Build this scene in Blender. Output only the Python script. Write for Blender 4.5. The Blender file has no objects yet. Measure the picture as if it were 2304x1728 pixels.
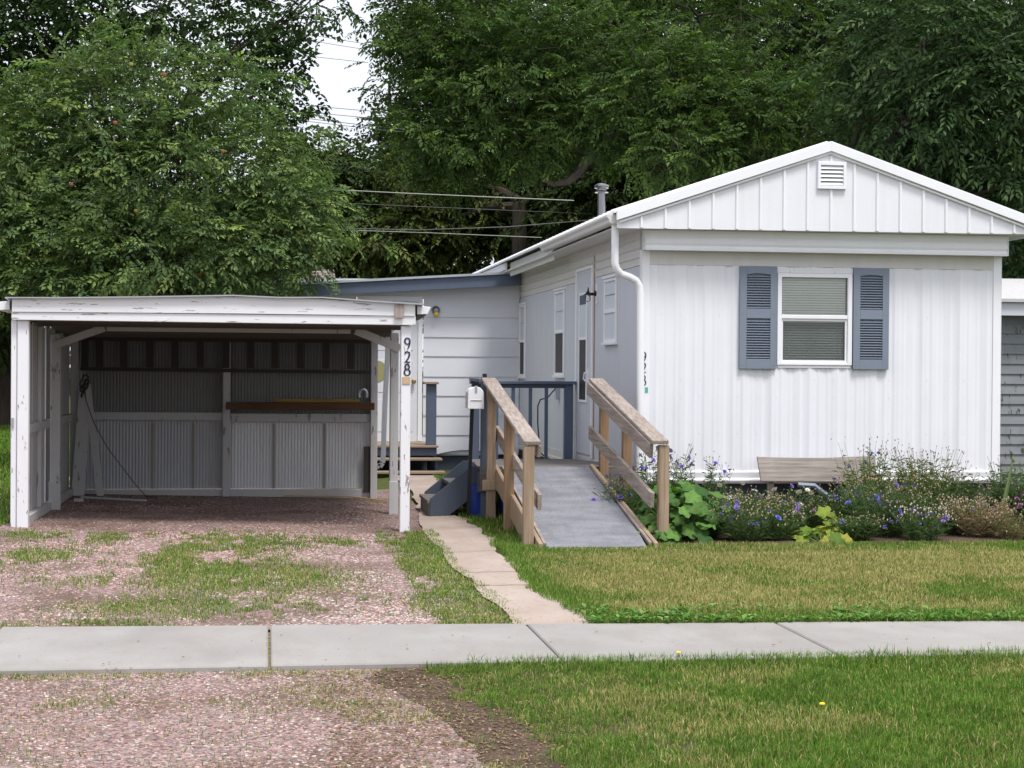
import bpy, math, random
import numpy as np
from mathutils import Vector, Matrix
rad = math.radians
random.seed(7)
RS = np.random.RandomState(11)
sc = bpy.context.scene

# ------------------------------------------------------------------ camera, sky, sun, exposure
F_PX, CAM_H = 3900.0, 1.49
YAW, PITCH, ROLL = math.atan(552/F_PX), math.atan(34/F_PX), 0.0075
fw = Vector((math.sin(YAW)*math.cos(PITCH), math.cos(YAW)*math.cos(PITCH), -math.sin(PITCH)))
r0 = Vector((math.cos(YAW), -math.sin(YAW), 0)); u0 = r0.cross(fw)
rt = r0*math.cos(ROLL)+u0*math.sin(ROLL); up = -r0*math.sin(ROLL)+u0*math.cos(ROLL)
cd = bpy.data.cameras.new('camera'); cam = bpy.data.objects.new('camera', cd); sc.collection.objects.link(cam)
cd.sensor_width = 36; cd.lens = 36*F_PX/2304; cd.clip_end = 2000; cd.clip_start = 0.1
M = Matrix((( rt.x, up.x, -fw.x, 0), (rt.y, up.y, -fw.y, 0), (rt.z, up.z, -fw.z, CAM_H), (0, 0, 0, 1)))
cam.matrix_world = M
sc.camera = cam
SUN_EL, SUN_AZ = 64, 156          # azimuth clockwise from +y: the sun stands behind the camera, to its right
w = bpy.data.worlds.new('World'); sc.world = w; w.use_nodes = True
nt = w.node_tree; bg = nt.nodes['Background']
sky = nt.nodes.new('ShaderNodeTexSky'); sky.sky_type = 'NISHITA'; sky.sun_disc = False
sky.sun_elevation = rad(SUN_EL); sky.sun_rotation = rad(SUN_AZ); sky.air_density = 1.0; sky.dust_density = 3.0
mixw = nt.nodes.new('ShaderNodeMix'); mixw.data_type = 'RGBA'; mixw.inputs[0].default_value = 0.86
nt.links.new(sky.outputs[0], mixw.inputs[6])
# thin even cloud: brighter overhead than at the horizon
geo = nt.nodes.new('ShaderNodeTexCoord'); sep = nt.nodes.new('ShaderNodeSeparateXYZ'); rmp = nt.nodes.new('ShaderNodeMapRange')
nt.links.new(geo.outputs['Generated'], sep.inputs[0]); nt.links.new(sep.outputs['Z'], rmp.inputs[0])
rmp.inputs[1].default_value = 0; rmp.inputs[2].default_value = 1; rmp.inputs[3].default_value = 7.6; rmp.inputs[4].default_value = 11.5
vm = nt.nodes.new('ShaderNodeVectorMath'); vm.operation = 'SCALE'; vm.inputs[0].default_value = (0.94, 0.97, 1.06)
nt.links.new(rmp.outputs[0], vm.inputs['Scale']); nt.links.new(vm.outputs[0], mixw.inputs[7])
nt.links.new(mixw.outputs[2], bg.inputs[0]); bg.inputs[1].default_value = 0.085
sd = bpy.data.lights.new('sun', 'SUN'); so = bpy.data.objects.new('sun', sd); sc.collection.objects.link(so)
sd.energy = 1.9; sd.angle = rad(15); sd.color = (1.0, 0.97, 0.92)
sv = Vector((math.sin(rad(SUN_AZ))*math.cos(rad(SUN_EL)), math.cos(rad(SUN_AZ))*math.cos(rad(SUN_EL)), math.sin(rad(SUN_EL))))
so.rotation_euler = (-sv).to_track_quat('-Z', 'Y').to_euler(); so.location = (0, 0, 30)
sc.view_settings.view_transform = 'Standard'; sc.view_settings.look = 'None'
sc.view_settings.exposure = 0.75; sc.view_settings.gamma = 1
sc.render.resolution_x = 1024; sc.render.resolution_y = 768

def at(px, py, Y):   # layout helper: a point of the photo (2304 px wide) taken out to depth Y
    d = fw + rt*((px-1152)/F_PX) - up*((py-864)/F_PX)
    return Vector((0, 0, CAM_H)) + d*(Y/d.y)

# ------------------------------------------------------------------ helpers
C = sc.collection
def link(o, parent=None):
    C.objects.link(o)
    if parent: o.parent = parent
    return o
def tag(o, label=None, cat=None, group=None, kind=None):
    if label: o['label'] = label
    if cat: o['category'] = cat
    if group: o['group'] = group
    if kind: o['kind'] = kind
    return o
def empty(name, loc, rz=0):
    o = bpy.data.objects.new(name, None); o.location = loc; o.rotation_euler = (0, 0, rz); o.empty_display_size = .1
    return link(o)

class MB:
    def __init__(s): s.v = []; s.f = []
    def add(s, vs, fs):
        n = len(s.v); s.v += [tuple(v) for v in vs]; s.f += [tuple(i+n for i in f) for f in fs]; return s
    def box(s, x0, y0, z0, x1, y1, z1):
        x0, x1 = min(x0, x1), max(x0, x1); y0, y1 = min(y0, y1), max(y0, y1); z0, z1 = min(z0, z1), max(z0, z1)
        return s.add([(x0,y0,z0),(x1,y0,z0),(x1,y1,z0),(x0,y1,z0),(x0,y0,z1),(x1,y0,z1),(x1,y1,z1),(x0,y1,z1)],
            [(0,3,2,1),(4,5,6,7),(0,1,5,4),(1,2,6,5),(2,3,7,6),(3,0,4,7)])
    def beam(s, a, b, wd, ht, upv=(0,0,1), n=1, wob=0):
        a = Vector(a); b = Vector(b); d = (b-a).normalized(); r = d.cross(Vector(upv)).normalized(); u = r.cross(d)
        vs = []; fs = []
        for i in range(n+1):
            c = a+(b-a)*(i/n) + (Vector((random.uniform(-wob, wob), random.uniform(-wob, wob), random.uniform(-wob, wob))) if wob and 0 < i < n else Vector())
            for (p, q) in ((-1,-1),(1,-1),(1,1),(-1,1)): vs.append(c+r*p*wd/2+u*q*ht/2)
        fs.append((3,2,1,0)); fs.append(tuple(4*n+j for j in range(4)))
        for i in range(n):
            for j in range(4): fs.append((4*i+j, 4*i+(j+1) % 4, 4*i+4+(j+1) % 4, 4*i+4+j))
        return s.add(vs, fs)
    def tube(s, pts, r, n=8):
        pts = [Vector(p) for p in pts]; rs = r if isinstance(r, (list, tuple)) else [r]*len(pts)
        vs = []; fs = []; pr = None
        for i, p in enumerate(pts):
            d = (pts[min(i+1, len(pts)-1)]-pts[max(i-1, 0)]).normalized()
            ref = Vector((0,0,1)) if abs(d.z) < .9 else Vector((1,0,0))
            if pr is None: e = d.cross(ref).normalized()
            else: e = (pr-d*pr.dot(d)).normalized()
            pr = e; g = d.cross(e)
            for j in range(n):
                t = 2*math.pi*j/n; vs.append(p+(e*math.cos(t)+g*math.sin(t))*rs[i])
        for i in range(len(pts)-1):
            for j in range(n): fs.append((i*n+j, i*n+(j+1) % n, (i+1)*n+(j+1) % n, (i+1)*n+j))
        fs.append(tuple(range(n-1, -1, -1))); fs.append(tuple((len(pts)-1)*n+j for j in range(n)))
        return s.add(vs, fs)
    def prism(s, poly, ax, a, b):   # polygon extruded along an axis
        def pt(p, t):
            if ax == 'y': return (p[0], t, p[1])
            if ax == 'x': return (t, p[0], p[1])
            return (p[0], p[1], t)
        n = len(poly); vs = [pt(p, a) for p in poly]+[pt(p, b) for p in poly]
        return s.add(vs, [tuple(range(n)), tuple(range(2*n-1, n-1, -1))]+[(i, i+n, (i+1) % n+n, (i+1) % n) for i in range(n)])
    def lathe(s, c, prof, n=16):    # vertical axis
        vs = []; fs = []
        for (r, z) in prof:
            for j in range(n):
                t = 2*math.pi*j/n; vs.append((c[0]+r*math.cos(t), c[1]+r*math.sin(t), c[2]+z))
        for i in range(len(prof)-1):
            for j in range(n): fs.append((i*n+j, i*n+(j+1) % n, (i+1)*n+(j+1) % n, (i+1)*n+j))
        fs.append(tuple(range(n-1, -1, -1))); fs.append(tuple((len(prof)-1)*n+j for j in range(n)))
        return s.add(vs, fs)
    def build(s, name, mat, parent=None, bevel=0, smooth=False):
        me = bpy.data.meshes.new(name); me.from_pydata(s.v, [], s.f); me.materials.append(mat)
        import bmesh
        bm = bmesh.new(); bm.from_mesh(me); bmesh.ops.recalc_face_normals(bm, faces=bm.faces); bm.to_mesh(me); bm.free()
        if smooth:
            for p in me.polygons: p.use_smooth = True
            me.set_sharp_from_angle(angle=rad(40))
        o = bpy.data.objects.new(name, me); link(o, parent)
        if bevel:
            b = o.modifiers.new('bevel', 'BEVEL'); b.width = bevel; b.segments = 1; b.limit_method = 'ANGLE'
        return o

def npmesh(name, V, faces, mat, parent=None, col=None, smooth=False):
    """V (n,3); faces: list of (m,k) int arrays; col (n,3) or None"""
    me = bpy.data.meshes.new(name); V = np.ascontiguousarray(V, np.float32)
    me.vertices.add(len(V)); me.vertices.foreach_set('co', V.ravel())
    nl = sum(f.size for f in faces); npoly = sum(len(f) for f in faces)
    me.loops.add(nl); me.polygons.add(npoly)
    me.loops.foreach_set('vertex_index', np.concatenate([f.ravel() for f in faces]).astype(np.int32))
    tot = np.concatenate([np.full(len(f), f.shape[1]) for f in faces]); st = np.concatenate([[0], np.cumsum(tot)[:-1]])
    me.polygons.foreach_set('loop_start', st.astype(np.int32))
    me.polygons.foreach_set('use_smooth', np.full(npoly, smooth))
    if col is not None:
        a = me.attributes.new('Col', 'FLOAT_COLOR', 'POINT')
        a.data.foreach_set('color', np.concatenate([np.clip(col, 0, 1), np.ones((len(V), 1))], 1).astype(np.float32).ravel())
    me.update(calc_edges=True); me.materials.append(mat)
    return link(bpy.data.objects.new(name, me), parent)

_lat = RS.rand(64, 64)
def noise2(x, y, sc_=1.0, seed=0):
    x = np.asarray(x, float)*sc_+seed*17.3; y = np.asarray(y, float)*sc_+seed*9.7
    xi = np.floor(x).astype(int); yi = np.floor(y).astype(int); fx = x-xi; fy = y-yi
    fx = fx*fx*(3-2*fx); fy = fy*fy*(3-2*fy); g = lambda i, j: _lat[i % 64, j % 64]
    return (g(xi, yi)*(1-fx)+g(xi+1, yi)*fx)*(1-fy)+(g(xi, yi+1)*(1-fx)+g(xi+1, yi+1)*fx)*fy
def fbm(x, y, s=1.0, seed=0): return .5*noise2(x, y, s, seed)+.3*noise2(x, y, s*2.1, seed+1)+.2*noise2(x, y, s*4.3, seed+2)
def sstep(a, b, x): t = np.clip((x-a)/(b-a), 0, 1); return t*t*(3-2*t)
def gz(x, y):   # the drive rises a little towards the carport's left side
    x = np.asarray(x, float); y = np.asarray(y, float)
    return -0.018*np.clip(x, -3.5, 1.35)*sstep(11, 15.5, y)*(1-sstep(1.35, 1.7, x))

# ------------------------------------------------------------------ materials
def mat(name, rough=.7, metal=0, spec=.3):
    m = bpy.data.materials.new(name); m.use_nodes = True; b = m.node_tree.nodes['Principled BSDF']
    b.inputs['Roughness'].default_value = rough; b.inputs['Metallic'].default_value = metal; b.inputs['Specular IOR Level'].default_value = spec
    return m, m.node_tree, b
def N(t, k, **kw):
    n = t.nodes.new(k)
    for a, v in kw.items(): setattr(n, a, v)
    return n
def coord(t, scale=(1,1,1), world=True):
    tc = N(t, 'ShaderNodeNewGeometry' if world else 'ShaderNodeTexCoord'); mp = N(t, 'ShaderNodeMapping'); mp.inputs['Scale'].default_value = scale
    t.links.new(tc.outputs['Position' if world else 'Object'], mp.inputs[0]); return mp.outputs[0]
def tnoise(t, scale, detail=4, sc3=(1,1,1), rough=.55):
    n = N(t, 'ShaderNodeTexNoise'); n.inputs['Scale'].default_value = scale; n.inputs['Detail'].default_value = detail; n.inputs['Roughness'].default_value = rough
    t.links.new(coord(t, sc3), n.inputs['Vector']); return n.outputs['Fac']
def ramp(t, inp, stops):
    r = N(t, 'ShaderNodeValToRGB'); e = r.color_ramp.elements
    while len(e) < len(stops): e.new(.5)
    for i, (p, c) in enumerate(stops): e[i].position = p; e[i].color = tuple(c)+(1,) if len(c) == 3 else c
    t.links.new(inp, r.inputs[0]); return r.outputs[0]
def mix(t, f, a, b, blend='MIX'):
    m = N(t, 'ShaderNodeMix', data_type='RGBA', blend_type=blend)
    for i, v in ((0, f), (6, a), (7, b)):
        if hasattr(v, 'links') or hasattr(v, 'is_linked'): t.links.new(v, m.inputs[i])
        else: m.inputs[i].default_value = v if i == 0 else (tuple(v)+(1,))
    return m.outputs[2]
def bump(t, b, h, strength=.3, dist=.01):
    n = N(t, 'ShaderNodeBump'); n.inputs['Strength'].default_value = strength; n.inputs['Distance'].default_value = dist
    t.links.new(h, n.inputs['Height']); t.links.new(n.outputs[0], b.inputs['Normal'])
def g3(v): return (v, v, v)

def paint(name, col, dirt=(.35,.33,.3), amount=.3, rough=.55, streak=(9,9,1.2), chips=0, chipcol=(.28,.24,.2), metal=0, bumps=.1, cs=(22,22,5)):
    m, t, b = mat(name, rough, metal)
    n1 = tnoise(t, 1, 6, streak); d = ramp(t, n1, [(.42, g3(0)), (.85, g3(amount))])
    c = mix(t, d, col, dirt)
    n3 = tnoise(t, 3.5, 3); c = mix(t, .5, c, mix(t, n3, tuple(x*.9 for x in col), tuple(min(1, x*1.04) for x in col)))
    if chips:
        n2 = tnoise(t, 1, 8, cs, .65); k = ramp(t, n2, [(chips, g3(0)), (chips+.02, g3(1))]); c = mix(t, k, c, chipcol)
        bump(t, b, n2, .25, .004)
    elif bumps: bump(t, b, tnoise(t, 30, 4), bumps, .004)
    t.links.new(c, b.inputs['Base Color']); return m
def wood(name, c1, c2, axis='z', rough=.8, grain=1.0):
    m, t, b = mat(name, rough, 0, .2)
    s = {'x': (1.2, 28, 28), 'y': (28, 1.2, 28), 'z': (28, 28, 1.2)}[axis]
    n = tnoise(t, 1.6, 7, s, .65); c = ramp(t, n, [(.3, c1), (.62, c2)])
    n2 = tnoise(t, 2.2, 3); c = mix(t, ramp(t, n2, [(.35, g3(.0)), (.75, g3(.45))]), c, tuple(x*.62 for x in c1))
    k = ramp(t, tnoise(t, 7, 2), [(.74, g3(0)), (.78, g3(.8))]); c = mix(t, k, c, (.06, .035, .02))
    t.links.new(c, b.inputs['Base Color']); bump(t, b, n, .5*grain, .006); return m

M_white = paint('white_siding_paint', (.80,.80,.845), (.55,.53,.50), .36, streak=(11,11,.7), bumps=.25)
M_trim = paint('white_trim_paint', (.85,.85,.88), (.6,.57,.5), .2, .45)
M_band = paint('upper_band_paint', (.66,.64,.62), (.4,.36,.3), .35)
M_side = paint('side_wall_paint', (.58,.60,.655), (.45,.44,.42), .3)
M_lap = paint('lap_siding_paint', (.70,.71,.765), (.5,.48,.42), .3, streak=(3,3,8))
M_blue = paint('slate_blue_paint', (.095,.12,.175), (.08,.08,.08), .45, .5, chips=.72, chipcol=(.3,.27,.24))
M_shut = paint('shutter_blue', (.20,.235,.295), (.3,.3,.32), .3, .5)
M_skirt = paint('skirting_blue_gray', (.065,.08,.11), (.04,.04,.04), .4, .6)
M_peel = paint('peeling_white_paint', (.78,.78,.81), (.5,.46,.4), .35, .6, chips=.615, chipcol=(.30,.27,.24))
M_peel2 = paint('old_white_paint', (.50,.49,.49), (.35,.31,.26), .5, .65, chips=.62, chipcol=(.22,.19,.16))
M_peelx = paint('peeling_white_board', (.78,.78,.81), (.5,.46,.4), .3, .6, chips=.61, chipcol=(.30,.27,.24), cs=(4,30,40), streak=(1.5,9,12))
M_black = paint('black_enamel', (.015,.015,.018), (.03,.03,.03), .3, .4, bumps=0)
M_num = paint('number_paint', (.02,.025,.06), (.03,.03,.05), .2, .5, bumps=0)
M_bin = paint('blue_plastic', (.02,.05,.30), (.05,.06,.1), .3, .35)
M_galv = paint('galvanised_metal', (.5,.52,.55), (.3,.28,.26), .5, .38, metal=.85)
M_steel = paint('stainless_steel', (.26,.26,.27), (.15,.15,.15), .3, .25, metal=1.0, bumps=0)
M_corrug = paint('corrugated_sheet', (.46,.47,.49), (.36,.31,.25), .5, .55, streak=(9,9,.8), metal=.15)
M_corrug3 = paint('corrugated_sheet_lit', (.68,.69,.70), (.5,.42,.32), .45, .5, streak=(9,9,.8), metal=.1)  # lighter copy of the sheet, side light on the right bay put into its colour
M_corrug2 = paint('corrugated_sheet_shaded', (.20,.205,.20), (.15,.13,.10), .5, .6, streak=(9,9,.8), metal=.1)  # darker copy of the sheet, shade under the carport roof put into its colour
M_dark = paint('dark_board', (.05,.042,.036), (.02,.02,.02), .4, .8)
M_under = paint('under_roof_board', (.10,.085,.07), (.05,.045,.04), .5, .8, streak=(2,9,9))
M_brass = paint('aged_brass', (.45,.30,.14), (.2,.12,.06), .4, .35, metal=.9, bumps=0)
M_glassy = paint('lamp_amber', (.75,.5,.05), (.5,.3,.05), .2, .25, bumps=0)
M_tan = paint('tan_plate', (.55,.40,.26), (.3,.2,.12), .5, .6)
M_green = paint('green_sticker', (.12,.42,.30), (.3,.4,.35), .4, .5, bumps=0)
M_post = wood('treated_pine', (.27,.19,.125), (.42,.315,.225), 'z')
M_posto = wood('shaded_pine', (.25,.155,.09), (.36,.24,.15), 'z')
M_cap = wood('weathered_rail', (.20,.16,.135), (.42,.355,.31), 'y')
M_capx = wood('weathered_plank', (.22,.19,.17), (.44,.39,.35), 'x')
M_deckw = wood('deck_boards', (.10,.09,.085), (.22,.2,.185), 'x')
M_tread = wood('stair_tread', (.20,.15,.11), (.38,.29,.21), 'x')
M_lumber = wood('brown_lumber', (.08,.036,.02), (.13,.065,.035), 'x')
M_lumbery = wood('yellow_lumber', (.2,.14,.03), (.3,.21,.06), 'x')
M_bark = wood('bark', (.035,.028,.022), (.09,.072,.058), 'z', .95, 2)
M_paleb = wood('dead_limb', (.05,.042,.035), (.12,.10,.085), 'z', .9, 1)

def m_ramp_surface():
    m, t, b = mat('gray_ramp_felt', .85, 0, .15)
    n = tnoise(t, 60, 5); n2 = tnoise(t, 2.5, 5, (1, 2.5, 1)); c = ramp(t, n2, [(.3, (.17,.172,.19)), (.7, (.265,.265,.29))])
    c = mix(t, ramp(t, n, [(.35, g3(.5)), (.55, g3(0))]), c, (.16,.16,.19))
    k = ramp(t, tnoise(t, 38, 2), [(.66, g3(0)), (.70, g3(.8))]); c = mix(t, k, c, (.07,.06,.06)); k = ramp(t, tnoise(t, 1, 5, (9, 2, 2), .7), [(.5, g3(0)), (.75, g3(.45))]); c = mix(t, k, c, (.12,.115,.12))
    t.links.new(c, b.inputs['Base Color']); bump(t, b, n, .5, .004); return m
M_ramp = m_ramp_surface()
def m_concrete(name, c1, c2, seed=0, speck=.7):
    m, t, b = mat(name, .9, 0, .2)
    n = tnoise(t, 1.1, 7, (1,1,1), .6); c = ramp(t, n, [(.3, c1), (.7, c2)])
    f = tnoise(t, 160, 2); c = mix(t, ramp(t, f, [(.3, g3(.28)), (.6, g3(0))]), c, tuple(x*.62 for x in c1))
    k = ramp(t, tnoise(t, 26, 2), [(speck, g3(0)), (speck+.03, g3(.55))]); c = mix(t, k, c, tuple(x*.45 for x in c1))
    s_ = ramp(t, tnoise(t, 2.6, 6, (1, .4, 1), .7), [(.46, g3(0)), (.7, g3(.45))]); c = mix(t, s_, c, (c1[0]*.74, c1[1]*.70, c1[2]*.64)); w_ = ramp(t, tnoise(t, .55, 3), [(.35, g3(.35)), (.6, g3(0))]); c = mix(t, w_, c, tuple(x*.8 for x in c1))
    t.links.new(c, b.inputs['Base Color']); bump(t, b, f, .25, .003); return m
M_conc = m_concrete('sidewalk_concrete', (.295,.278,.262), (.36,.34,.322))
M_path = m_concrete('worn_path_concrete', (.36,.285,.24), (.46,.38,.33), speck=.64)
def m_joint():
    m, t, b = mat('joint_sand', .95); n = tnoise(t, 60, 4)
    t.links.new(ramp(t, n, [(.35, (.05,.04,.02)), (.55, (.22,.17,.08)), (.7, (.3,.27,.1))]), b.inputs['Base Color']); return m
M_joint = m_joint()
def m_soil():
    m, t, b = mat('ground_soil', .95, 0, .1)
    n = tnoise(t, 3, 8, (1,1,1), .7); f = tnoise(t, 70, 3)
    c = ramp(t, n, [(.3, (.07,.095,.025)), (.5, (.10,.12,.035)), (.7, (.13,.125,.05))])
    c = mix(t, ramp(t, f, [(.4, g3(.6)), (.6, g3(0))]), c, (.05,.055,.02))
    t.links.new(c, b.inputs['Base Color']); bump(t, b, f, .8, .02); return m
M_soil = m_soil()
def m_attr(name, rough, translucent=0, bumpy=0, spec=.25):
    m, t, b = mat(name, rough, 0, spec); a = N(t, 'ShaderNodeAttribute', attribute_name='Col')
    t.links.new(a.outputs['Color'], b.inputs['Base Color'])
    if translucent:
        tr = N(t, 'ShaderNodeBsdfTranslucent'); ms = N(t, 'ShaderNodeMixShader'); ms.inputs[0].default_value = translucent
        c = mix(t, 1.0, a.outputs['Color'], (1.0, 1.25, .45), 'MULTIPLY')
        t.links.new(c, tr.inputs[0]); out = t.nodes['Material Output']
        t.links.new(b.outputs[0], ms.inputs[1]); t.links.new(tr.outputs[0], ms.inputs[2]); t.links.new(ms.outputs[0], out.inputs[0])
    if bumpy: bump(t, b, tnoise(t, 90, 3), bumpy, .003)
    return m
M_leaf = m_attr('leaf', .6, .25, spec=.16)
M_blade = m_attr('grass_blade', .65, .25, spec=.12)
M_stone = m_attr('gravel_stone', .85, 0, .4)
M_petal = m_attr('petal', .6, .2)
M_fruit = m_attr('fruit_skin', .35)
def m_glass(name, tint=(.9,.95,.93), refl=1.0):
    m = bpy.data.materials.new(name); m.use_nodes = True; t = m.node_tree; t.nodes.remove(t.nodes['Principled BSDF'])
    fr = N(t, 'ShaderNodeFresnel'); fr.inputs[0].default_value = 1.5; tp = N(t, 'ShaderNodeBsdfTransparent'); tp.inputs[0].default_value = tint+(1,)
    gl = N(t, 'ShaderNodeBsdfGlossy'); gl.inputs['Roughness'].default_value = .03; ms = N(t, 'ShaderNodeMixShader')
    mm = N(t, 'ShaderNodeMath', operation='MULTIPLY'); mm.inputs[1].default_value = refl; t.links.new(fr.outputs[0], mm.inputs[0])
    t.links.new(mm.outputs[0], ms.inputs[0]); t.links.new(tp.outputs[0], ms.inputs[1]); t.links.new(gl.outputs[0], ms.inputs[2])
    t.links.new(ms.outputs[0], t.nodes['Material Output'].inputs[0]); return m
M_glass = m_glass('window_glass', (.97,.985,.96), 1.5)
M_screen = m_glass('insect_screen', (.70,.72,.71), .6)
M_dglass = paint('dark_glass', (.02,.018,.022), (.03,.03,.03), .2, .5, bumps=0)
M_blind = paint('blind_slats', (.92,.92,.90), (.6,.6,.5), .2, .5)
M_room = paint('dim_room', (.10,.10,.09), (.05,.05,.05), .2, .9)
M_refl = paint('painted_reflection', (.62,.66,.72), (.5,.5,.55), .2, .6)  # whitish reflection painted as flat colour, for the upper panes

def m_shingle(name, c1, c2, bw=.3, bh=.13):
    m, t, b = mat(name, .9, 0, .1); br = N(t, 'ShaderNodeTexBrick'); br.inputs['Scale'].default_value = 1
    br.inputs['Brick Width'].default_value = bw; br.inputs['Row Height'].default_value = bh; br.inputs['Mortar Size'].default_value = .012
    br.inputs['Color1'].default_value = c1+(1,); br.inputs['Color2'].default_value = c2+(1,); br.inputs['Mortar'].default_value = tuple(x*.4 for x in c1)+(1,)
    sp = N(t, 'ShaderNodeSeparateXYZ'); cb = N(t, 'ShaderNodeCombineXYZ'); g = N(t, 'ShaderNodeNewGeometry')
    t.links.new(g.outputs['Position'], sp.inputs[0]); t.links.new(sp.outputs['X'], cb.inputs[0]); t.links.new(sp.outputs['Z'], cb.inputs[1]); t.links.new(cb.outputs[0], br.inputs['Vector'])
    c = mix(t, ramp(t, tnoise(t, 9, 5), [(.4, g3(0)), (.7, g3(.5))]), br.outputs['Color'], tuple(x*.6 for x in c1))
    t.links.new(c, b.inputs['Base Color']); return m
M_shingle = m_shingle('brown_shingles', (.22,.18,.17), (.30,.25,.235), .35, .075)
M_grayw = paint('weathered_gray_clapboard', (.24,.255,.275), (.10,.095,.09), .75, .8, streak=(6,6,6), chips=.60, chipcol=(.07,.065,.06))
M_tanwall = paint('tan_stucco', (.48,.30,.19), (.3,.2,.13), .3, .9)

# ------------------------------------------------------------------ ground, sidewalk, path
def SWFAR(x): return 9.90-.05*min(x, 4.4)
def path_mask_edges(y):
    ys = [9.8, 10.5, 11.2, 11.9, 12.6, 13.7, 14.8, 15.9, 17, 18.3, 21.0, 24.2]
    L = [1.41, 1.43, 1.42, 1.40, 1.39, 1.42, 1.44, 1.45, 1.50, 1.60, 1.74, 1.70]
    R = [1.86, 1.86, 1.80, 1.78, 1.82, 1.88, 1.92, 1.96, 1.90, 2.0, 2.15, 2.3]
    return np.interp(y, ys, L), np.interp(y, ys, R)
def sheet(name, x0, x1, y0, y1, nx, ny, z, m, zf=None, kind='structure'):
    xs = np.linspace(x0, x1, nx); ys = np.linspace(y0, y1, ny); X, Y = np.meshgrid(xs, ys)
    Z = (zf(X, Y) if zf else np.zeros_like(X))+z
    V = np.stack([X.ravel(), Y.ravel(), Z.ravel()], 1); i = (np.arange(ny-1)[:, None]*nx+np.arange(nx-1)[None]).ravel()
    o = npmesh(name, V, [np.stack([i, i+1, i+nx+1, i+nx], 1)], m, smooth=True); tag(o, kind=kind); return o
# one ground sheet: fine in front, coarse to the horizon
def ground():
    xs = np.concatenate([[-900, -200, -60, -20, -8], np.linspace(-4.5, 9, 60), [14, 30, 80, 250, 900]])
    ys = np.concatenate([[-60, -10, 0, 4], np.linspace(5.5, 28, 90), [34, 50, 90, 250, 1200]])
    X, Y = np.meshgrid(xs, ys); Z = gz(X, Y)-.012+.012*(fbm(X, Y, 1.3, 3)-.5)*(Y > 5)*(Y < 28)
    V = np.stack([X.ravel(), Y.ravel(), Z.ravel()], 1); nx = len(xs); i = (np.arange(len(ys)-1)[:, None]*nx+np.arange(nx-1)[None]).ravel()
    tag(npmesh('ground', V, [np.stack([i, i+1, i+nx+1, i+nx], 1)], M_soil, smooth=True), kind='structure')
ground()
def m_drive():
    m, t, b = mat('drive_gravel_bed', .95, 0, .1)
    vo = N(t, 'ShaderNodeTexVoronoi'); vo.inputs['Scale'].default_value = 62; t.links.new(coord(t), vo.inputs['Vector'])
    sp = N(t, 'ShaderNodeSeparateColor'); t.links.new(vo.outputs['Color'], sp.inputs[0])
    c = ramp(t, sp.outputs[0], [(.0, (.12,.07,.06)), (.3, (.22,.145,.135)), (.55, (.30,.20,.185)), (.8, (.38,.30,.27)), (1.0, (.12,.12,.13))])
    d = N(t, 'ShaderNodeTexNoise'); d.inputs['Scale'].default_value = 1.2; d.inputs['Detail'].default_value = 6; t.links.new(coord(t), d.inputs['Vector'])
    c = mix(t, ramp(t, d.outputs[0], [(.45, g3(0)), (.68, g3(.8))]), c, (.13,.085,.06))
    t.links.new(c, b.inputs['Base Color']); bump(t, b, vo.outputs['Distance'], .9, .012); return m
M_drive = m_drive()
sheet('gravel_drive', -4.2, 1.62, 9.9, 21.5, 40, 70, .002, M_drive, lambda x, y: gz(x, y)+.01*(fbm(x, y, 1.3, 3)-.5))
sheet('gravel_apron', -3.2, .98, 5.6, 8.62, 20, 20, .002, M_drive)
def m_dirt():
    m, t, b = mat('bare_dirt', .95, 0, .1); n = tnoise(t, 4, 8, (1,1,1), .7); f = tnoise(t, 80, 3)
    c = ramp(t, n, [(.3, (.055,.037,.028)), (.7, (.125,.085,.065))]); c = mix(t, ramp(t, f, [(.55, g3(0)), (.62, g3(.5))]), c, (.22,.17,.13))
    t.links.new(c, b.inputs['Base Color']); bump(t, b, f, .8, .015); return m
M_dirt = m_dirt()
sheet('flower_bed', 3.2, 9, 14.35, 17.6, 20, 12, .002, M_dirt)
dx_ = []
for y in np.arange(5.6, 8.62, .06): dx_.append((float(np.interp(y, [5.6, 6.4, 7.2, 7.9, 8.3, 8.62], [.86, .84, .74, .60, .50, .62])+.16*(fbm(y, 0, 3, 5)-.5)), float(y)))
m = MB(); m.add([(x, y, .0045) for x, y in dx_]+[(1.7, y, .0045) for x, y in dx_], [(i, i+len(dx_), i+1+len(dx_), i+1) for i in range(len(dx_)-1)])
tag(m.build('dirt_strip', M_dirt), kind='structure')
m = MB()
for a, b_ in ((-9, -1.47), (-1.456, .016), (.029, 1.479), (1.490, 2.93), (2.942, 4.40), (4.413, 5.9), (5.912, 12)):
    d = .012*random.random()
    m.prism([(a, 8.57), (b_, 8.57), (b_, SWFAR(b_)), (a, SWFAR(a))], 'z', -.1, .028+d*.3)
tag(m.build('sidewalk', M_conc, bevel=.008), kind='structure')
m = MB(); m.box(-9, 8.575, -.06, 12, 9.74, .012); tag(m.build('sidewalk_joint_fill', M_joint), kind='structure')
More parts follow.
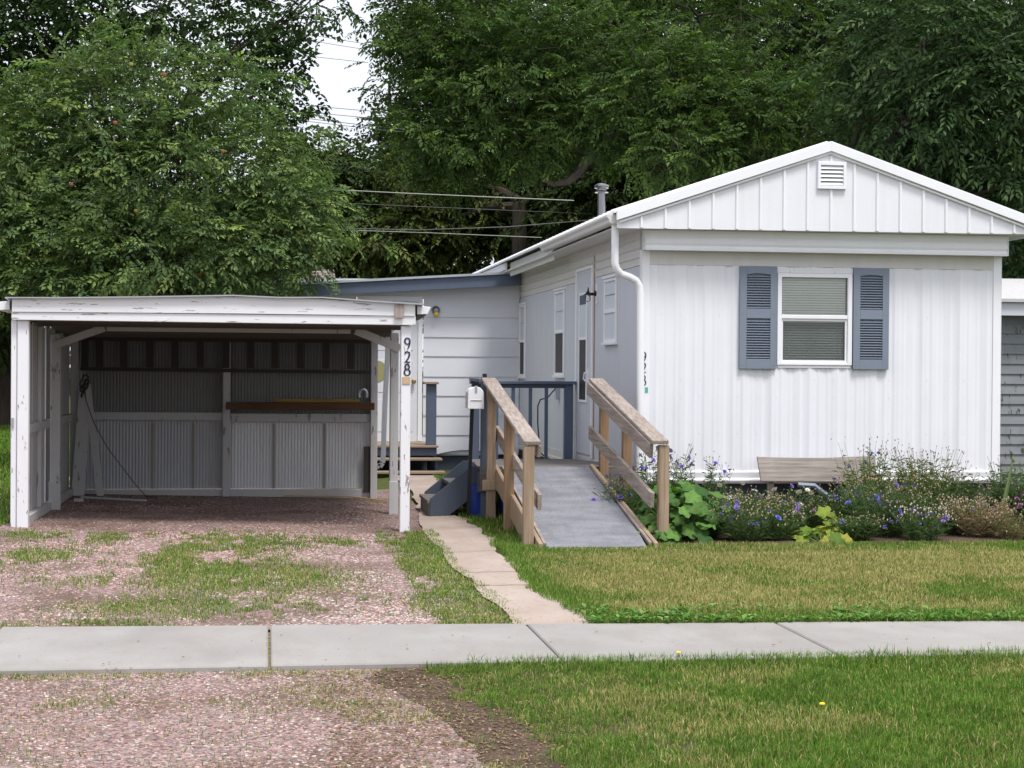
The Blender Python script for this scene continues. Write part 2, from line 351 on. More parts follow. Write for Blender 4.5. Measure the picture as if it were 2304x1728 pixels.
def build_path():
    ys = np.arange(9.86, 24.4, .05); L, R = path_mask_edges(ys); n = len(ys)
    L = L+.09*(noise2(ys, 0*ys, 2.2, 5)-.5)+.02*(noise2(ys, 0*ys, 17, 6)-.5); R = R+.10*(noise2(ys, 0*ys, 2.6, 7)-.5)+.03*(noise2(ys, 0*ys, 15, 8)-.5)
    V = np.concatenate([np.stack([L, ys, gz(L, ys)+.017], 1), np.stack([R, ys, gz(R, ys)+.017], 1)]); i = np.arange(n-1)
    keep = np.ones(n-1, bool)
    for jy in (11.68, 13.9, 15.97): keep &= ~((ys[:-1] < jy) & (ys[1:] >= jy))
    f = np.stack([i, i+n, i+n+1, i+1], 1)
    # joints: thin gaps, made by pulling the slab edges 6 mm apart
    tag(npmesh('path', V, [f], M_path), kind='structure')
    j = MB()
    for jy in (11.68, 12.46, 13.9, 15.97):
        l, r = path_mask_edges(jy); pts = []
        for k in range(9): pts.append((l+(r-l)*k/8, jy+random.uniform(-.012, .012), float(gz(l+(r-l)*k/8, jy))+.0205))
        for k in range(8):
            a, b_ = pts[k], pts[k+1]; j.add([(a[0], a[1]-.007, a[2]), (b_[0], b_[1]-.007, b_[2]), (b_[0], b_[1]+.006, b_[2]), (a[0], a[1]+.006, a[2])], [(0,1,2,3)])
    tag(j.build('path_joint_fill', M_joint), kind='structure')
build_path()

# ------------------------------------------------------------------ grass and gravel (stuff)
def blades(name, P, H, Wd, colA, lean=.5, seed=0, parent=None):
    n = len(P); r = np.random.RandomState(seed); th = r.rand(n)*2*np.pi; d = np.stack([np.cos(th), np.sin(th), 0*th], 1)
    s = np.stack([-np.sin(th), np.cos(th), 0*th], 1); ph = r.rand(n)*2*np.pi; L = (r.rand(n)**1.3*lean)[:, None]; ld = np.stack([np.cos(ph), np.sin(ph), 0*ph], 1)
    H = H[:, None]; Wd = Wd[:, None]; upz = np.array([0, 0, 1.])
    b0 = P-s*Wd/2; b1 = P+s*Wd/2; mid = P+upz*H*.55+ld*H*L*.35; tip = P+upz*H*(1-.35*L)+ld*H*L
    V = np.stack([b0, b1, mid+s*Wd*.38, mid-s*Wd*.38, tip], 1).reshape(-1, 3); i = np.arange(n)*5
    q = np.stack([i, i+1, i+2, i+3], 1); tr = np.stack([i+3, i+2, i+4], 1)
    c = np.repeat(colA[:, None, :], 5, 1); c[:, :2] *= .8; c[:, 4] *= 1.1
    return npmesh(name, V, [q, tr], M_blade, parent, c.reshape(-1, 3))
def scatter(x0, x1, y0, y1, dens, seed):
    r = np.random.RandomState(seed); n = int((x1-x0)*(y1-y0)*dens); return r.uniform(x0, x1, n), r.uniform(y0, y1, n), r
def inview(x, y, mg=.35):   # the part of the ground the photo (or a step to its side) can see
    c = x*math.cos(YAW)-y*math.sin(YAW); d = x*math.sin(YAW)+y*math.cos(YAW); return np.abs(c) < d*.2954*1.07+mg
GREEN = np.array([[.085,.165,.022],[.125,.215,.034],[.06,.135,.022],[.155,.225,.045]]); DRY = np.array([[.46,.38,.19],[.38,.31,.14],[.28,.25,.09]])
def grasscol(x, y, dryness, r):
    g = GREEN[r.randint(0, 4, len(x))]; d = DRY[r.randint(0, 3, len(x))]; k = (r.rand(len(x)) < dryness)[:, None]
    c = np.where(k, d, g); return c*(.7+.6*r.rand(len(x)))[:, None]*(.80+.45*fbm(x, y, 5, 33))[:, None]*1.1
def lawn(name, x, y, r, hf, dryf, wd, seed, lean=.8):
    H = hf(x, y)*(.5+.8*r.rand(len(x))); W = wd*(.7+.6*r.rand(len(x))); P = np.stack([x, y, gz(x, y)-.004], 1)
    o = blades(name, P, H, W, grasscol(x, y, np.clip(dryf(x, y), 0, 1), r), lean, seed); tag(o, kind='stuff'); return o
def lawn_edge(y): return np.interp(y, [5.5, 6.4, 6.85, 7.2, 7.86, 8.4, 8.7], [1.15, 1.12, 1.14, 1.0, .90, .78, .85])
# parkway lawn, near right
x, y, r = scatter(.6, 4.6, 5.9, 8.66, 15000, 1)
e = lawn_edge(y)+.34*(fbm(x, y, 5, 9)-.5)+.10*(r.rand(len(x))-.5)
k = (x > e) & inview(x, y) & ((y < 8.56) | (r.rand(len(x)) < .55*(x > 1.2)))
x, y = x[k], y[k]; e = e[k]; r = np.random.RandomState(2)
nn = fbm(x, y, 1.6, 1)
kk = r.rand(len(x)) < .70+.6*noise2(x, y, 22, 11); x, y, nn = x[kk], y[kk], nn[kk]
tag(lawn('near_lawn_grass', x, y, r, lambda a, b_: .012+.026*fbm(a, b_, 2.3, 4)+.022*noise2(a, b_, 16, 6)+.018*sstep(8.25, 8.55, b_)+.012*sstep(6.7, 6.2, b_),
     lambda a, b_: .09+.40*sstep(.42, .66, nn)*(1-sstep(8.2, 8.5, b_)), .0038, 3),
    'thick green lawn grass between the sidewalk and the street edge', 'grass')
# front lawn, dry, between sidewalk and flower bed
x, y, r = scatter(1.7, 7.4, 9.66, 14.55, 7500, 4)
L, R_ = path_mask_edges(y); yb = 14.42+.12*(noise2(x, 0*x, 2, 3)-.5)
far = np.array([SWFAR(v) for v in x])
k = (x > R_+.09*(noise2(x*0, y, 4, 3)-.55)-.01) & (y > far-.03+.05*noise2(x, 0*x, 4, 8)) & ((y < yb) | (x < 3.1)) & inview(x, y) & ~((x > 2.25) & (x < 3.15) & (y > 14.1))
x, y = x[k], y[k]; r = np.random.RandomState(5); far = far[k]; L, R_ = path_mask_edges(y)
edge = np.maximum(1-sstep(.25, .75, y-far), 1-sstep(.05, .45, x-R_))
dr = .14+.62*sstep(.34, .62, fbm(x, y*.8, .85, 12)+.14*noise2(x, y, 5, 2)-.04)
dr = np.where(y > 13.7, dr*.6, dr)
tag(lawn('front_lawn_grass', x, y, r, lambda a, b_: .03+.015*fbm(a, b_, 2.3, 4)+.022*edge, lambda a, b_: dr*(1-.85*edge), .0046, 6),
    'short half-dry lawn grass in front of the flower bed', 'grass')
# grass growing in the gravel, along the path and beside the ramp
def drivegrass(x, y):
    f = .72*fbm(x, y*.30, 3.2, 21)+.28*noise2(x, y, 14, 3); g = np.zeros_like(x)
    blob = lambda cx, cy, rx, ry: np.exp(-((x-cx)/rx)**2-((y-cy)/ry)**2)
    g += 2.0*blob(-.45, 13.8, .40, 1.5)+1.2*blob(-.1, 12.3, .5, .6)+.7*blob(-1.75, 13.6, .5, .5)+.8*blob(-1.5, 15.2, .7, .28)+.6*blob(-.6, 10.9, .5, .3)+.6*blob(-1.0, 10.15, .5, .16)
    g += .8*blob(-.1, 10.7, .6, .3)+.8*blob(-.2, 14.9, 1.2, .35)+.5*blob(.6, 10.9, .8, .35)+.5*blob(.7, 14.9, .7, .3)+.35*blob(-2, 12.3, 1, .4)
    g += 2.6*sstep(.32, .60, x-.62)*(.5+1.0*noise2(x, y, 2.5, 14)); f = f+.25*sstep(1.18, 1.36, x)+.05
    return g*sstep(.44, .60, f)*1.9
x, y, r = scatter(-4.2, 1.6, 9.75, 15.9, 9000, 7); L, R_ = path_mask_edges(y); far = np.array([SWFAR(v) for v in x])
k = (x < L+.02+.09*noise2(x*0, y, 6, 4)) & (y > far-.02) & (r.rand(len(x)) < np.clip(drivegrass(x, y), 0, 1)*.7) & inview(x, y)
x, y = x[k], y[k]; r = np.random.RandomState(8)
tag(lawn('drive_weeds', x, y, r, lambda a, b_: .024+.024*fbm(a, b_, 3, 3), lambda a, b_: .02+.42*fbm(a, b_, 2, 8), .0050, 9, 1.2),
    'low weedy grass patches growing through the gravel drive', 'grass')
def aprongrass(x, y):
    f = .72*fbm(x, y*.35, 4, 31)+.28*noise2(x, y, 18, 3); blob = lambda cx, cy, rx, ry: np.exp(-((x-cx)/rx)**2-((y-cy)/ry)**2)
    g = 1.4*blob(-.85, 8.48, .5, .07)+1.2*blob(.15, 8.45, .35, .07)+.9*blob(.25, 7.65, .3, .12)+.9*blob(.5, 7.35, .22, .1)+.8*blob(.75, 6.85, .12, .12)+.5*blob(-.9, 7.8, .3, .12)+.8*blob(.85, 6.35, .12, .1)
    g += .5*blob(0, 8.0, .5, .15)+.10
    return g*sstep(.36, .6, f)*1.6
x, y, r = scatter(-2.6, 1.2, 6, 8.56, 8000, 10); k = (r.rand(len(x)) < np.clip(aprongrass(x, y), 0, 1)*.8) & (x < lawn_edge(y)) & inview(x, y)
x, y = x[k], y[k]; r = np.random.RandomState(12)
tag(lawn('apron_weeds', x, y, r, lambda a, b_: .018+.02*fbm(a, b_, 3, 3), lambda a, b_: .22+.3*fbm(a, b_, 2, 8), .0036, 13, 1.2),
    'sparse weeds in the gravel between the sidewalk and the street', 'grass')
x, y, r = scatter(1.45, 3.4, 14.0, 24.3, 2600, 14); L, R_ = path_mask_edges(y)
k = ((x > R_-.01) | (y > 24)) & (r.rand(len(x)) < .3+.7*fbm(x, y, 2.5, 6)) & ~((x > 2.3) & (x < 3.15) & (y < 17))
x, y = x[k], y[k]; r = np.random.RandomState(15)
tag(lawn('side_yard_grass', x, y, r, lambda a, b_: .03+.045*fbm(a, b_, 2, 2), lambda a, b_: .12+0*a, .007, 16, 1.0),
    'shaded green grass between the path and the wooden ramp', 'grass')
x, y, r = scatter(-9, -2.33, 15.2, 42, 420, 17); k = inview(x, y, 1.0); x, y = x[k], y[k]
tag(lawn('left_yard_grass', x, y, np.random.RandomState(18), lambda a, b_: .06+.05*fbm(a, b_, 1, 2), lambda a, b_: .06+0*a, .02, 19, .8),
    'green yard grass to the left of the carport', 'grass')

# broad-leaved weeds along the sidewalk edge of the front lawn
def rosette(P, n, size, r, cols, flat=.5):
    """n leaves per point: folded rhombs"""
    P = np.repeat(P, n, 0); m_ = len(P); S = np.repeat(size, n)*(.6+.7*r.rand(m_)); th = r.rand(m_)*2*np.pi; el = flat*(.2+1.2*r.rand(m_))
    d = np.stack([np.cos(th)*np.cos(el), np.sin(th)*np.cos(el), np.sin(el)], 1); s = np.stack([-np.sin(th), np.cos(th), 0*th], 1); u = np.cross(s, d)*-1
    b0 = P+d*(S*.15)[:, None]; S_ = S[:, None]; mid = b0+d*S_*.5
    V = np.stack([b0, mid+s*S_*.26+u*S_*.06, b0+d*S_*1.0-np.array([0, 0, .12])*S_, mid-s*S_*.26+u*S_*.06], 1).reshape(-1, 3); i = np.arange(m_)*4
    c = np.repeat(cols[r.randint(0, len(cols), m_)]*(.7+.6*r.rand(m_))[:, None], 4, 0)
    return V, i, c
WEED = np.array([[.10,.23,.045],[.08,.18,.04],[.15,.27,.06],[.19,.27,.08]])
r = np.random.RandomState(20); n = 1500; x = r.uniform(1.85, 6.2, n); y = np.array([SWFAR(v) for v in x])+.0+.62*r.rand(n)**1.7
k = fbm(x, y, 2.2, 40)+.25*r.rand(n) > .52+.25*(y-9.7); x, y = x[k], y[k]
V, i, c = rosette(np.stack([x, y, .03+.02*r.rand(len(x))], 1), 4, (.022+.03*r.rand(len(x))), r, WEED)
tag(npmesh('edge_weeds', V, [np.stack([i, i+1, i+2], 1), np.stack([i, i+2, i+3], 1)], M_leaf, col=c), 'broad-leaved green weeds along the far edge of the sidewalk', 'weeds', kind='stuff')

r = np.random.RandomState(21); n = 5200; x = r.uniform(1.8, 6.4, n); y = np.array([SWFAR(v) for v in x])-.02+.5*r.rand(n)**1.8; k = r.rand(n) < 1.3*noise2(x, y*.5, 5, 17); x, y = x[k], y[k]; r = np.random.RandomState(22)
tag(lawn('edge_grass_tufts', x, y, r, lambda a, b_: .05+.06*noise2(a, b_*0, 7, 2), lambda a, b_: .03+0*a, .006, 23, 1.3), 'longer green grass tufts hanging over the far edge of the sidewalk', 'grass')
r = np.random.RandomState(24); n = 1500; x = r.uniform(1.0, 4.6, n); y = 8.5+.12*r.rand(n); k = r.rand(n) < 1.2*noise2(x, y*.5, 6, 27); x, y = x[k], y[k]; r = np.random.RandomState(25)
tag(lawn('near_edge_tufts', x, y, r, lambda a, b_: .045+.05*noise2(a, b_*0, 9, 2), lambda a, b_: .05+0*a, .005, 26, 1.3), 'longer green grass tufts leaning over the near edge of the sidewalk', 'grass')
# gravel stones
def stones(name, x, y, size, cols, seed, label):
    r = np.random.RandomState(seed); n = len(x)
    base = np.array([(1,0,0),(0,1,0),(-1,0,0),(0,-1,0),(.6,.6,.62),(-.6,.6,.55),(-.6,-.6,.62),(.6,-.6,.55),(0,0,.85)])*1.0
    V = base[None]*(1+.5*(r.rand(n, 9, 1)-.5)); sc3 = np.stack([.7+.6*r.rand(n), .6+.5*r.rand(n), .4+.4*r.rand(n)], 1)*size[:, None]
    V = V*sc3[:, None]; th = r.rand(n)*6.28; c, s = np.cos(th)[:, None], np.sin(th)[:, None]
    X = V[..., 0]*c-V[..., 1]*s; Yv = V[..., 0]*s+V[..., 1]*c; Z = V[..., 2]+(r.rand(n, 1)-.5)*.5*V[..., 0]
    V = np.stack([X+x[:, None], Yv+y[:, None], Z+gz(x, y)[:, None]-.001], 2).reshape(-1, 3)
    f = np.array([(0,1,4),(1,5,4),(1,2,5),(2,6,5),(2,3,6),(3,7,6),(3,0,7),(0,4,7),(4,5,8),(5,6,8),(6,7,8),(7,4,8)])
    Fc = (np.arange(n)[:, None, None]*9+f[None]).reshape(-1, 3); col = np.repeat(cols, 9, 0)
    o = npmesh(name, V, [Fc], M_stone, col=col); tag(o, label, 'gravel', kind='stuff')
PK = np.array([[.30,.17,.16],[.36,.235,.22],[.23,.125,.115],[.42,.31,.285],[.44,.39,.35],[.19,.18,.19],[.33,.25,.19],[.12,.075,.06]])*np.array([1.22,1.26,1.24])
def stonecol(x, y, r, whitef):
    p = np.stack([.24-.12*whitef, .24-.1*whitef, .16-.08*whitef, .14+0*whitef, .05+.22*whitef, .05+.06*whitef, .07+.04*whitef, .05-.02*whitef], 1); cp = np.cumsum(p/p.sum(1, keepdims=True), 1)
    i = (r.rand(len(x), 1) > cp).sum(1).clip(0, 7); return PK[i]*(.82+.32*r.rand(len(x)))[:, None]
x, y, r = scatter(-3.2, 1.1, 5.9, 8.55, 6500, 22); ed = np.interp(y, [5.6, 6.4, 7.2, 7.9, 8.3, 8.62], [.86, .84, .74, .60, .50, .62]); k = (r.rand(len(x)) < 1.04-sstep(-.12, .30, x-ed+.25*(fbm(x, y, 6, 2)-.5))) & inview(x, y) & (x < 1.1); x, y = x[k], y[k]
r = np.random.RandomState(23); wf = .2+.6*sstep(7.8, 8.4, y)*fbm(x, y, 2, 7)+.3*noise2(x, y, 1.3, 19)
stones('apron_gravel', x, y, .004+.0075*r.rand(len(x))**2, stonecol(x, y, r, wf*.6)*.92, 24, 'pink and gray gravel stones between the sidewalk and the street')
x, y, r = scatter(-4.2, 1.45, 9.85, 20.0, 2900, 25); far = np.array([SWFAR(v) for v in x]); k = (y > far) & inview(x, y) & (x < 1.38) & (r.rand(len(x)) < np.where(y > 15.7, .35, 1)*(1-.45*sstep(.7, 1.2, x)))
x, y = x[k], y[k]; r = np.random.RandomState(26)
wf = np.clip(1.1*sstep(11.6, 10.2, y)+.8*sstep(-.3, .5, x)*sstep(14.8, 12.5, y), 0, 1)*(.5+.6*fbm(x, y, 2, 9))
stones('drive_gravel', x, y, .006+.0075*r.rand(len(x))**1.8, stonecol(x, y, r, np.clip(wf, 0, 1)), 27, 'pink and white gravel stones on the drive before the carport')
# leaf litter on the carport floor and dirt strip
x, y, r = scatter(-2.2, 1.3, 15.6, 20.0, 260, 28); x2, y2, r = scatter(.25, 1.3, 6.1, 8.5, 1300, 29)
x3, y3, r = scatter(-2.6, 4.8, 8.62, 9.6, 6, 33); X2 = np.concatenate([x, x2, x3]); Y2 = np.concatenate([y, y2, y3]); r = np.random.RandomState(30)
V, i, c = rosette(np.stack([X2, Y2, gz(X2, Y2)+.008+.026*((Y2 > 8.6) & (Y2 < 9.65))], 1), 1, np.full(len(X2), .022), r, np.array([[.26,.17,.10],[.34,.24,.15],[.16,.09,.05]]), .25)
tag(npmesh('leaf_litter', V, [np.stack([i, i+1, i+2], 1), np.stack([i, i+2, i+3], 1)], M_leaf, col=c), 'brown dry leaf bits scattered on the carport floor and bare dirt', 'leaf litter', kind='stuff')

# ------------------------------------------------------------------ mobile home
HX0, HX1, HY, HB = 3.735, 7.53, 17.1, 31.0      # left wall, right wall, front, back
home = empty('mobile_home', (HX0, HY, 0)); home.location = (0, 0, 0)
tag(home, 'white ribbed-metal mobile home with a low gable and blue shutters on its front', 'mobile home')
# front wall: fine vertical corrugation with shallow ribs
def corr(name, x0, x1, z0, z1, y, prof, step, m, parent, holes=()):
    """vertical corrugation as real relief; prof(x)-> depth towards the viewer"""
    xs = np.arange(x0, x1+1e-6, step); zs = sorted(set([z0, z1]+[h[2] for h in holes]+[h[3] for h in holes])); n = len(xs)
    V = []; Fq = []
    for z in zs: V += [(x, y-prof(x), z) for x in xs]
    for j in range(len(zs)-1):
        for i in range(n-1):
            xm = (xs[i]+xs[i+1])/2; zm = (zs[j]+zs[j+1])/2
            if any(h[0] < xm < h[1] and h[2] < zm < h[3] for h in holes): continue
            Fq.append((j*n+i, j*n+i+1, (j+1)*n+i+1, (j+1)*n+i))
    return npmesh(name, np.array(V), [np.array(Fq)], m, parent, smooth=True)
def ribprof(x):
    p = (x-HX0) % .1; a = .007*math.exp(-((p-.05)/.016)**2); q = (x-HX0) % .4
    return a+.007*math.exp(-((q-.2)/.03)**2)+.006*math.sin((x-HX0)*19)+.004*math.sin((x-HX0)*47+1)
corr('front_wall', HX0+.06, HX1-.08, .47, 2.55, HY-.005, ribprof, .008, M_white, home, [(5.16, 5.90, 1.56, 2.46)])
m = MB(); m.box(HX0+.02, HY+.01, .34, 5.14, HY+.06, 2.93); m.box(5.92, HY+.01, .34, HX1-.02, HY+.06, 2.93); m.box(5.14, HY+.01, .34, 5.92, HY+.06, 1.55); m.box(5.14, HY+.01, 2.47, 5.92, HY+.06, 2.93)
m.box(HX0+.02, HY+.06, .34, HX0+.08, HB, 2.93); m.box(HX1-.08, HY+.06, .34, HX1-.02, HB, 2.93)
m.box(HX0+.08, HB-.05, .34, HX1-.08, HB, 2.93); m.build('wall_core', M_side, home)
m = MB()   # screws
for z in (.85, 1.22, 1.40, 2.05):
    for kx in range(17):
        x = HX0+.2+kx*.2
        if 4.7 < x < 6.35 and z > 1.45: continue
        if x > HX1-.12: continue
        m.tube([(x, HY-.003-ribprof(x), z), (x, HY-.008-ribprof(x), z)], .0045, 6)
tag(m.build('siding_screws', M_band, home), kind='stuff')
m = MB(); m.box(HX0, HY-.018, .34, HX0+.075, HY+.0, 2.70); m.box(HX0-.006, HY-.018, .34, HX0-.0005, HY+.09, 2.70); m.build('corner_trim', M_trim, home, .004)
m = MB(); m.box(HX1-.085, HY-.018, .335, HX1, HY+.0, 2.70); m.box(HX1, HY-.018, .335, HX1+.006, HY+.09, 2.70)
o = m.build('corner_trim', M_trim, home, .004)
m = MB(); m.box(HX0+.0755, HY-.014, 2.55, HX1-.0855, HY+.004, 2.70); m.build('frieze_panel', M_band, home, .003)
m = MB(); m.prism([(HY-.015, .475), (HY-.028, .46), (HY-.02, .40), (HY-.035, .385), (HY-.035, .37), (HY-.018, .345), (HY+.009, .345), (HY+.009, .475)], 'x', HX0+.0755, HX1-.0855); m.build('bottom_trim', M_trim, home, .002)
# header band
m = MB(); yb_ = HY-.15
m.prism([(HY, 2.70), (yb_, 2.70), (yb_, 2.72), (yb_+.012, 2.735), (yb_, 2.76), (yb_, 2.80), (yb_+.014, 2.815), (yb_+.002, 2.85), (yb_+.002, 2.895), (HY, 2.895)], 'x', HX0+.005, HX1+.01)
m.build('header_band', M_trim, home, .003)
m = MB(); m.box(HX0-.003, yb_-.006, 2.69, HX0+.0045, HY, 2.895); m.box(HX1+.0105, yb_-.006, 2.69, HX1+.018, HY, 2.895); m.box(HX0+.0045, yb_-.007, 2.688, HX1+.0105, yb_+.03, 2.6995); m.build('header_end_trim', M_trim, home, .002)
# gable wall with standing ribs
EX0, EX1, APX, EZ, AZ = 3.405, 7.77, 5.587, 3.04, 3.775; gy = 16.81
def roofz(x): return EZ+(AZ-EZ)*(1-abs(x-APX)/(APX-EX0))
m = MB(); m.prism([(EX0+.01, 2.888), (EX1-.01, 2.905), (EX1-.01, roofz(EX1)-.06), (APX, AZ-.05), (EX0+.01, roofz(EX0)-.06)], 'y', gy, gy+.02); m.build('gable_panel', M_white, home)
x = 3.66
while x < EX1-.03:
    m = MB(); zt = roofz(x)-.115
    if abs(x-5.601) < .06: m.prism([(x-.018, gy), (x-.010, gy-.018), (x+.010, gy-.018), (x+.018, gy)], 'z', 2.893, 3.315); m.build('gable_rib', M_trim, home, .002); m = MB(); m.prism([(x-.018, gy), (x-.010, gy-.018), (x+.010, gy-.018), (x+.018, gy)], 'z', 3.597, zt)
    elif zt > 2.91: m.prism([(x-.018, gy), (x-.010, gy-.018), (x+.010, gy-.018), (x+.018, gy)], 'z', 2.893+.004*(x-3.4), zt)
    if m.v: m.build('gable_rib', M_trim, home, .002)
    x += .2426

for sx in (-1, 1):
    m = MB(); xe = EX0 if sx < 0 else EX1
    d = 1 if sx < 0 else -1
    m.prism([(xe, EZ-.08), (xe, EZ+.02), (APX, AZ+.02), (APX, AZ-.08)], 'y', gy-.05, gy-.004); m.prism([(xe+d*.03, EZ-.105), (xe+d*.03, EZ-.0805), (APX, AZ-.0805), (APX, AZ-.108)], 'y', gy-.028, gy-.004)
    m.build('rake_trim', M_trim, home, .004)
v = MB(); v.box(5.455, gy-.035, 3.318, 5.485, gy-.0005, 3.592); v.box(5.72, gy-.035, 3.318, 5.751, gy-.0005, 3.592); v.box(5.485, gy-.035, 3.318, 5.72, gy-.0005, 3.352); v.box(5.485, gy-.035, 3.555, 5.72, gy-.0005, 3.592)
vo = v.build('gable_vent', M_trim, home, .003)
v = MB()
for k in range(5):
    z = 3.36+k*.04; v.prism([(gy-.03, z), (gy-.026, z-.004), (gy-.006, z+.026), (gy-.010, z+.03)], 'x', 5.486, 5.719)
v.build('slat', M_trim, vo); v = MB(); v.box(5.486, gy-.0045, 3.353, 5.719, gy-.001, 3.554); v.build('vent_back', M_black, vo)
# roof sheets with ribs and the eave
for sx in (-1, 1):
    xe = EX0+.0 if sx < 0 else EX1; m = MB()
    m.prism([(xe-.02 if sx < 0 else xe+.02, EZ-.005), (xe-.02 if sx < 0 else xe+.02, EZ+.02), (APX, AZ+.022), (APX, AZ-.003)], 'y', gy-.003, HB+.3)
    y = gy+.12
    while y < HB:
        a = Vector((xe-.025 if sx < 0 else xe+.025, y, EZ+.028)); b_ = Vector((APX, y, AZ+.03)); m.beam(a, b_, .03, .018, (0,0,1)); y += .24
    m.build('roof_sheet', M_trim, home)
m = MB(); m.box(EX0+.03, gy+.021, 2.90, HX0, HB, 2.92); m.box(HX1, gy+.021, 2.90, EX1-.03, HB, 2.92); m.box(HX0, gy+.021, 2.897, HX1, HY+.06, 2.92); m.build('soffit', M_band, home)
m = MB(); m.box(EX0+.095, 21.2, 2.84, EX0+.12, 25.0, 3.03); m.box(EX1-.03, gy+.05, 2.88, EX1-.01, HB, 3.03); m.box(EX0+.02, 25.0, 2.93, EX0+.05, HB, 3.035); m.build('eave_fascia', M_trim, home, .003)
# gutter
m = MB(); gx = EX0-.0
prof = [(gx+.02, 3.03), (gx-.075, 3.03), (gx-.085, 3.022), (gx-.085, 3.0), (gx-.06, 2.975), (gx-.055, 2.95), (gx-.04, 2.935), (gx+.02, 2.935)]
m.prism(prof, 'y', gy+.05, 21.2); m.build('gutter', M_band, home, .003)
m = MB(); dx = 3.425
m.tube([(dx, 16.95, 2.94), (dx, 16.95, 2.55), (dx+.02, 16.96, 2.49), (dx+.07, 16.99, 2.445), (dx+.16, 17.02, 2.42), (dx+.235, 17.04, 2.385), (dx+.272, 17.045, 2.33), (dx+.283, 17.045, 2.25), (dx+.29, 17.045, 1.2), (dx+.288, 17.045, .42)], [.038]*10, 12)
m.build('downspout', M_trim, home, smooth=True)
# skirting (recessed below the trim)
m = MB(); m.box(HX0+.08, HY+.09, -.02, HX1-.03, HY+.11, .36); m.box(HX0+.06, HY+.14, -.02, HX0+.08, HB, .36); m.box(HX1-.06, HY+.12, -.02, HX1-.04, HB, .36)
for x in np.arange(HX0+.3, HX1-.2, .61): m.box(x, HY+.082, -.02, x+.02, HY+.0895, .36)
m.build('skirting', M_skirt, home)

# front window
win = MB()
for (a, b_, c_, d) in ((5.135, 1.55, 5.18, 2.485), (5.878, 1.55, 5.925, 2.485), (5.18, 2.443, 5.878, 2.485), (5.18, 1.55, 5.878, 1.578)): win.box(a, HY-.035, b_, c_, HY+.012, d)
win.box(5.18, HY-.028, 2.022, 5.878, HY-.003, 2.062)
fr = win.build('window_frame', M_trim, home, .004)
m = MB(); m.box(5.13, HY-.03, 2.487, 5.93, HY-.012, 2.54); m.build('window_flashing', M_peel, fr, .002); m = MB(); m.box(5.145, HY-.024, 1.522, 5.915, HY-.012, 1.549); m.build('window_flashing', M_peel, fr, .002)
m = MB()
for (a, b_, c_, d) in ((5.181, 1.579, 5.20, 2.02), (5.855, 1.579, 5.877, 2.02), (5.20, 1.579, 5.855, 1.60), (5.20, 1.998, 5.855, 2.02)): m.box(a, HY-.014, b_, c_, HY+.006, d)
m.build('sash', M_trim, fr, .002)
m = MB(); m.box(5.181, HY+.0, 2.063, 5.877, HY+.004, 2.442); m.build('pane', M_glass, fr); m = MB(); m.box(5.20, HY-.003, 1.60, 5.855, HY+.001, 1.998); m.build('insect_screen', M_screen, fr)
m = MB(); z = 1.60
while z < 2.44:
    m.add([(5.185, HY+.024, z), (5.873, HY+.024, z), (5.873, HY+.036, z+.023), (5.185, HY+.036, z+.023)], [(0,1,2,3)]); z += .0255
for x in (5.26, 5.52, 5.79): m.box(x-.001, HY+.020, 1.60, x+.001, HY+.022, 2.44)
m.box(5.185, HY+.04, 1.58, 5.873, HY+.06, 1.60)
m.build('blinds', M_blind, fr)
m = MB(); m.box(5.10, HY+.10, 1.5, 5.96, HY+.12, 2.5); m.build('window_recess', M_room, fr)
def shutter(x0, x1, z0, z1):
    y0 = HY-.05; m = MB(); a, b_ = x0+.072, x1-.068
    zl0, zl1, zu0, zu1 = z0+.10, z0+.512, z0+.61, z1-.07
    m.box(x0, y0, z0, a, HY-.012, z1); m.box(b_, y0, z0, x1, HY-.012, z1); m.box(a, y0, z0, b_, HY-.012, zl0); m.box(a, y0, zl1, b_, HY-.012, zu0)
    cx = (a+b_)/2; arc = [(a+(b_-a)*t, zu1-.013+.013*math.sin(math.pi*t)) for t in np.linspace(0, 1, 9)]
    m.prism(arc+[(b_, z1), (a, z1)], 'y', y0, HY-.012)
    m.box(x0+.004, HY-.02, z0+.004, x1-.004, HY-.0125, z1-.004)
    for sx in (x0+.03, x1-.03):
        for sz in (z0+.04, z0+.56, z1-.03): m.tube([(sx, y0, sz), (sx, y0-.004, sz)], .006, 6)
    s_ = m.build('shutter', M_shut, home, .004); m = MB()
    for (za, zb) in ((zl0+.01, zl1-.004), (zu0+.006, zu1-.002)):
        z = za
        while z < zb-.012:
            m.prism([(y0+.004, z), (y0+.002, z+.005), (HY-.021, z+.022), (HY-.021, z+.014)], 'x', a, b_); z += .0262
    m.build('louver', M_shut, s_)
shutter(4.737, 5.124, 1.509, 2.547); shutter(5.932, 6.31, 1.512, 2.547)

# side wall features; lower panel is flat, upper band has horizontal ridges
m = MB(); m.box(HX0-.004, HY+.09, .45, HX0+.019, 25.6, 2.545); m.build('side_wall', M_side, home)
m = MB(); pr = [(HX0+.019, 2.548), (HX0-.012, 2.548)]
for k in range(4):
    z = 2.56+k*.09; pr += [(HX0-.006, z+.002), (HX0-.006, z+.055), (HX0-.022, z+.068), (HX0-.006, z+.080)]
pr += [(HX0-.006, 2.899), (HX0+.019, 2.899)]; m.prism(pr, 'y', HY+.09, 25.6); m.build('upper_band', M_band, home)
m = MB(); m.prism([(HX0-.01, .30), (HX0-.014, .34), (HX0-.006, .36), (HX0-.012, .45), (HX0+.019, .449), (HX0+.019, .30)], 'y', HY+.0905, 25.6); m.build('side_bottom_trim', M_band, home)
for y in (18.2, 21.75, 24.2):
    m = MB(); m.box(HX0-.007, y, .452, HX0-.0042, y+.02, 2.545); m.build('panel_seam', M_band, home)
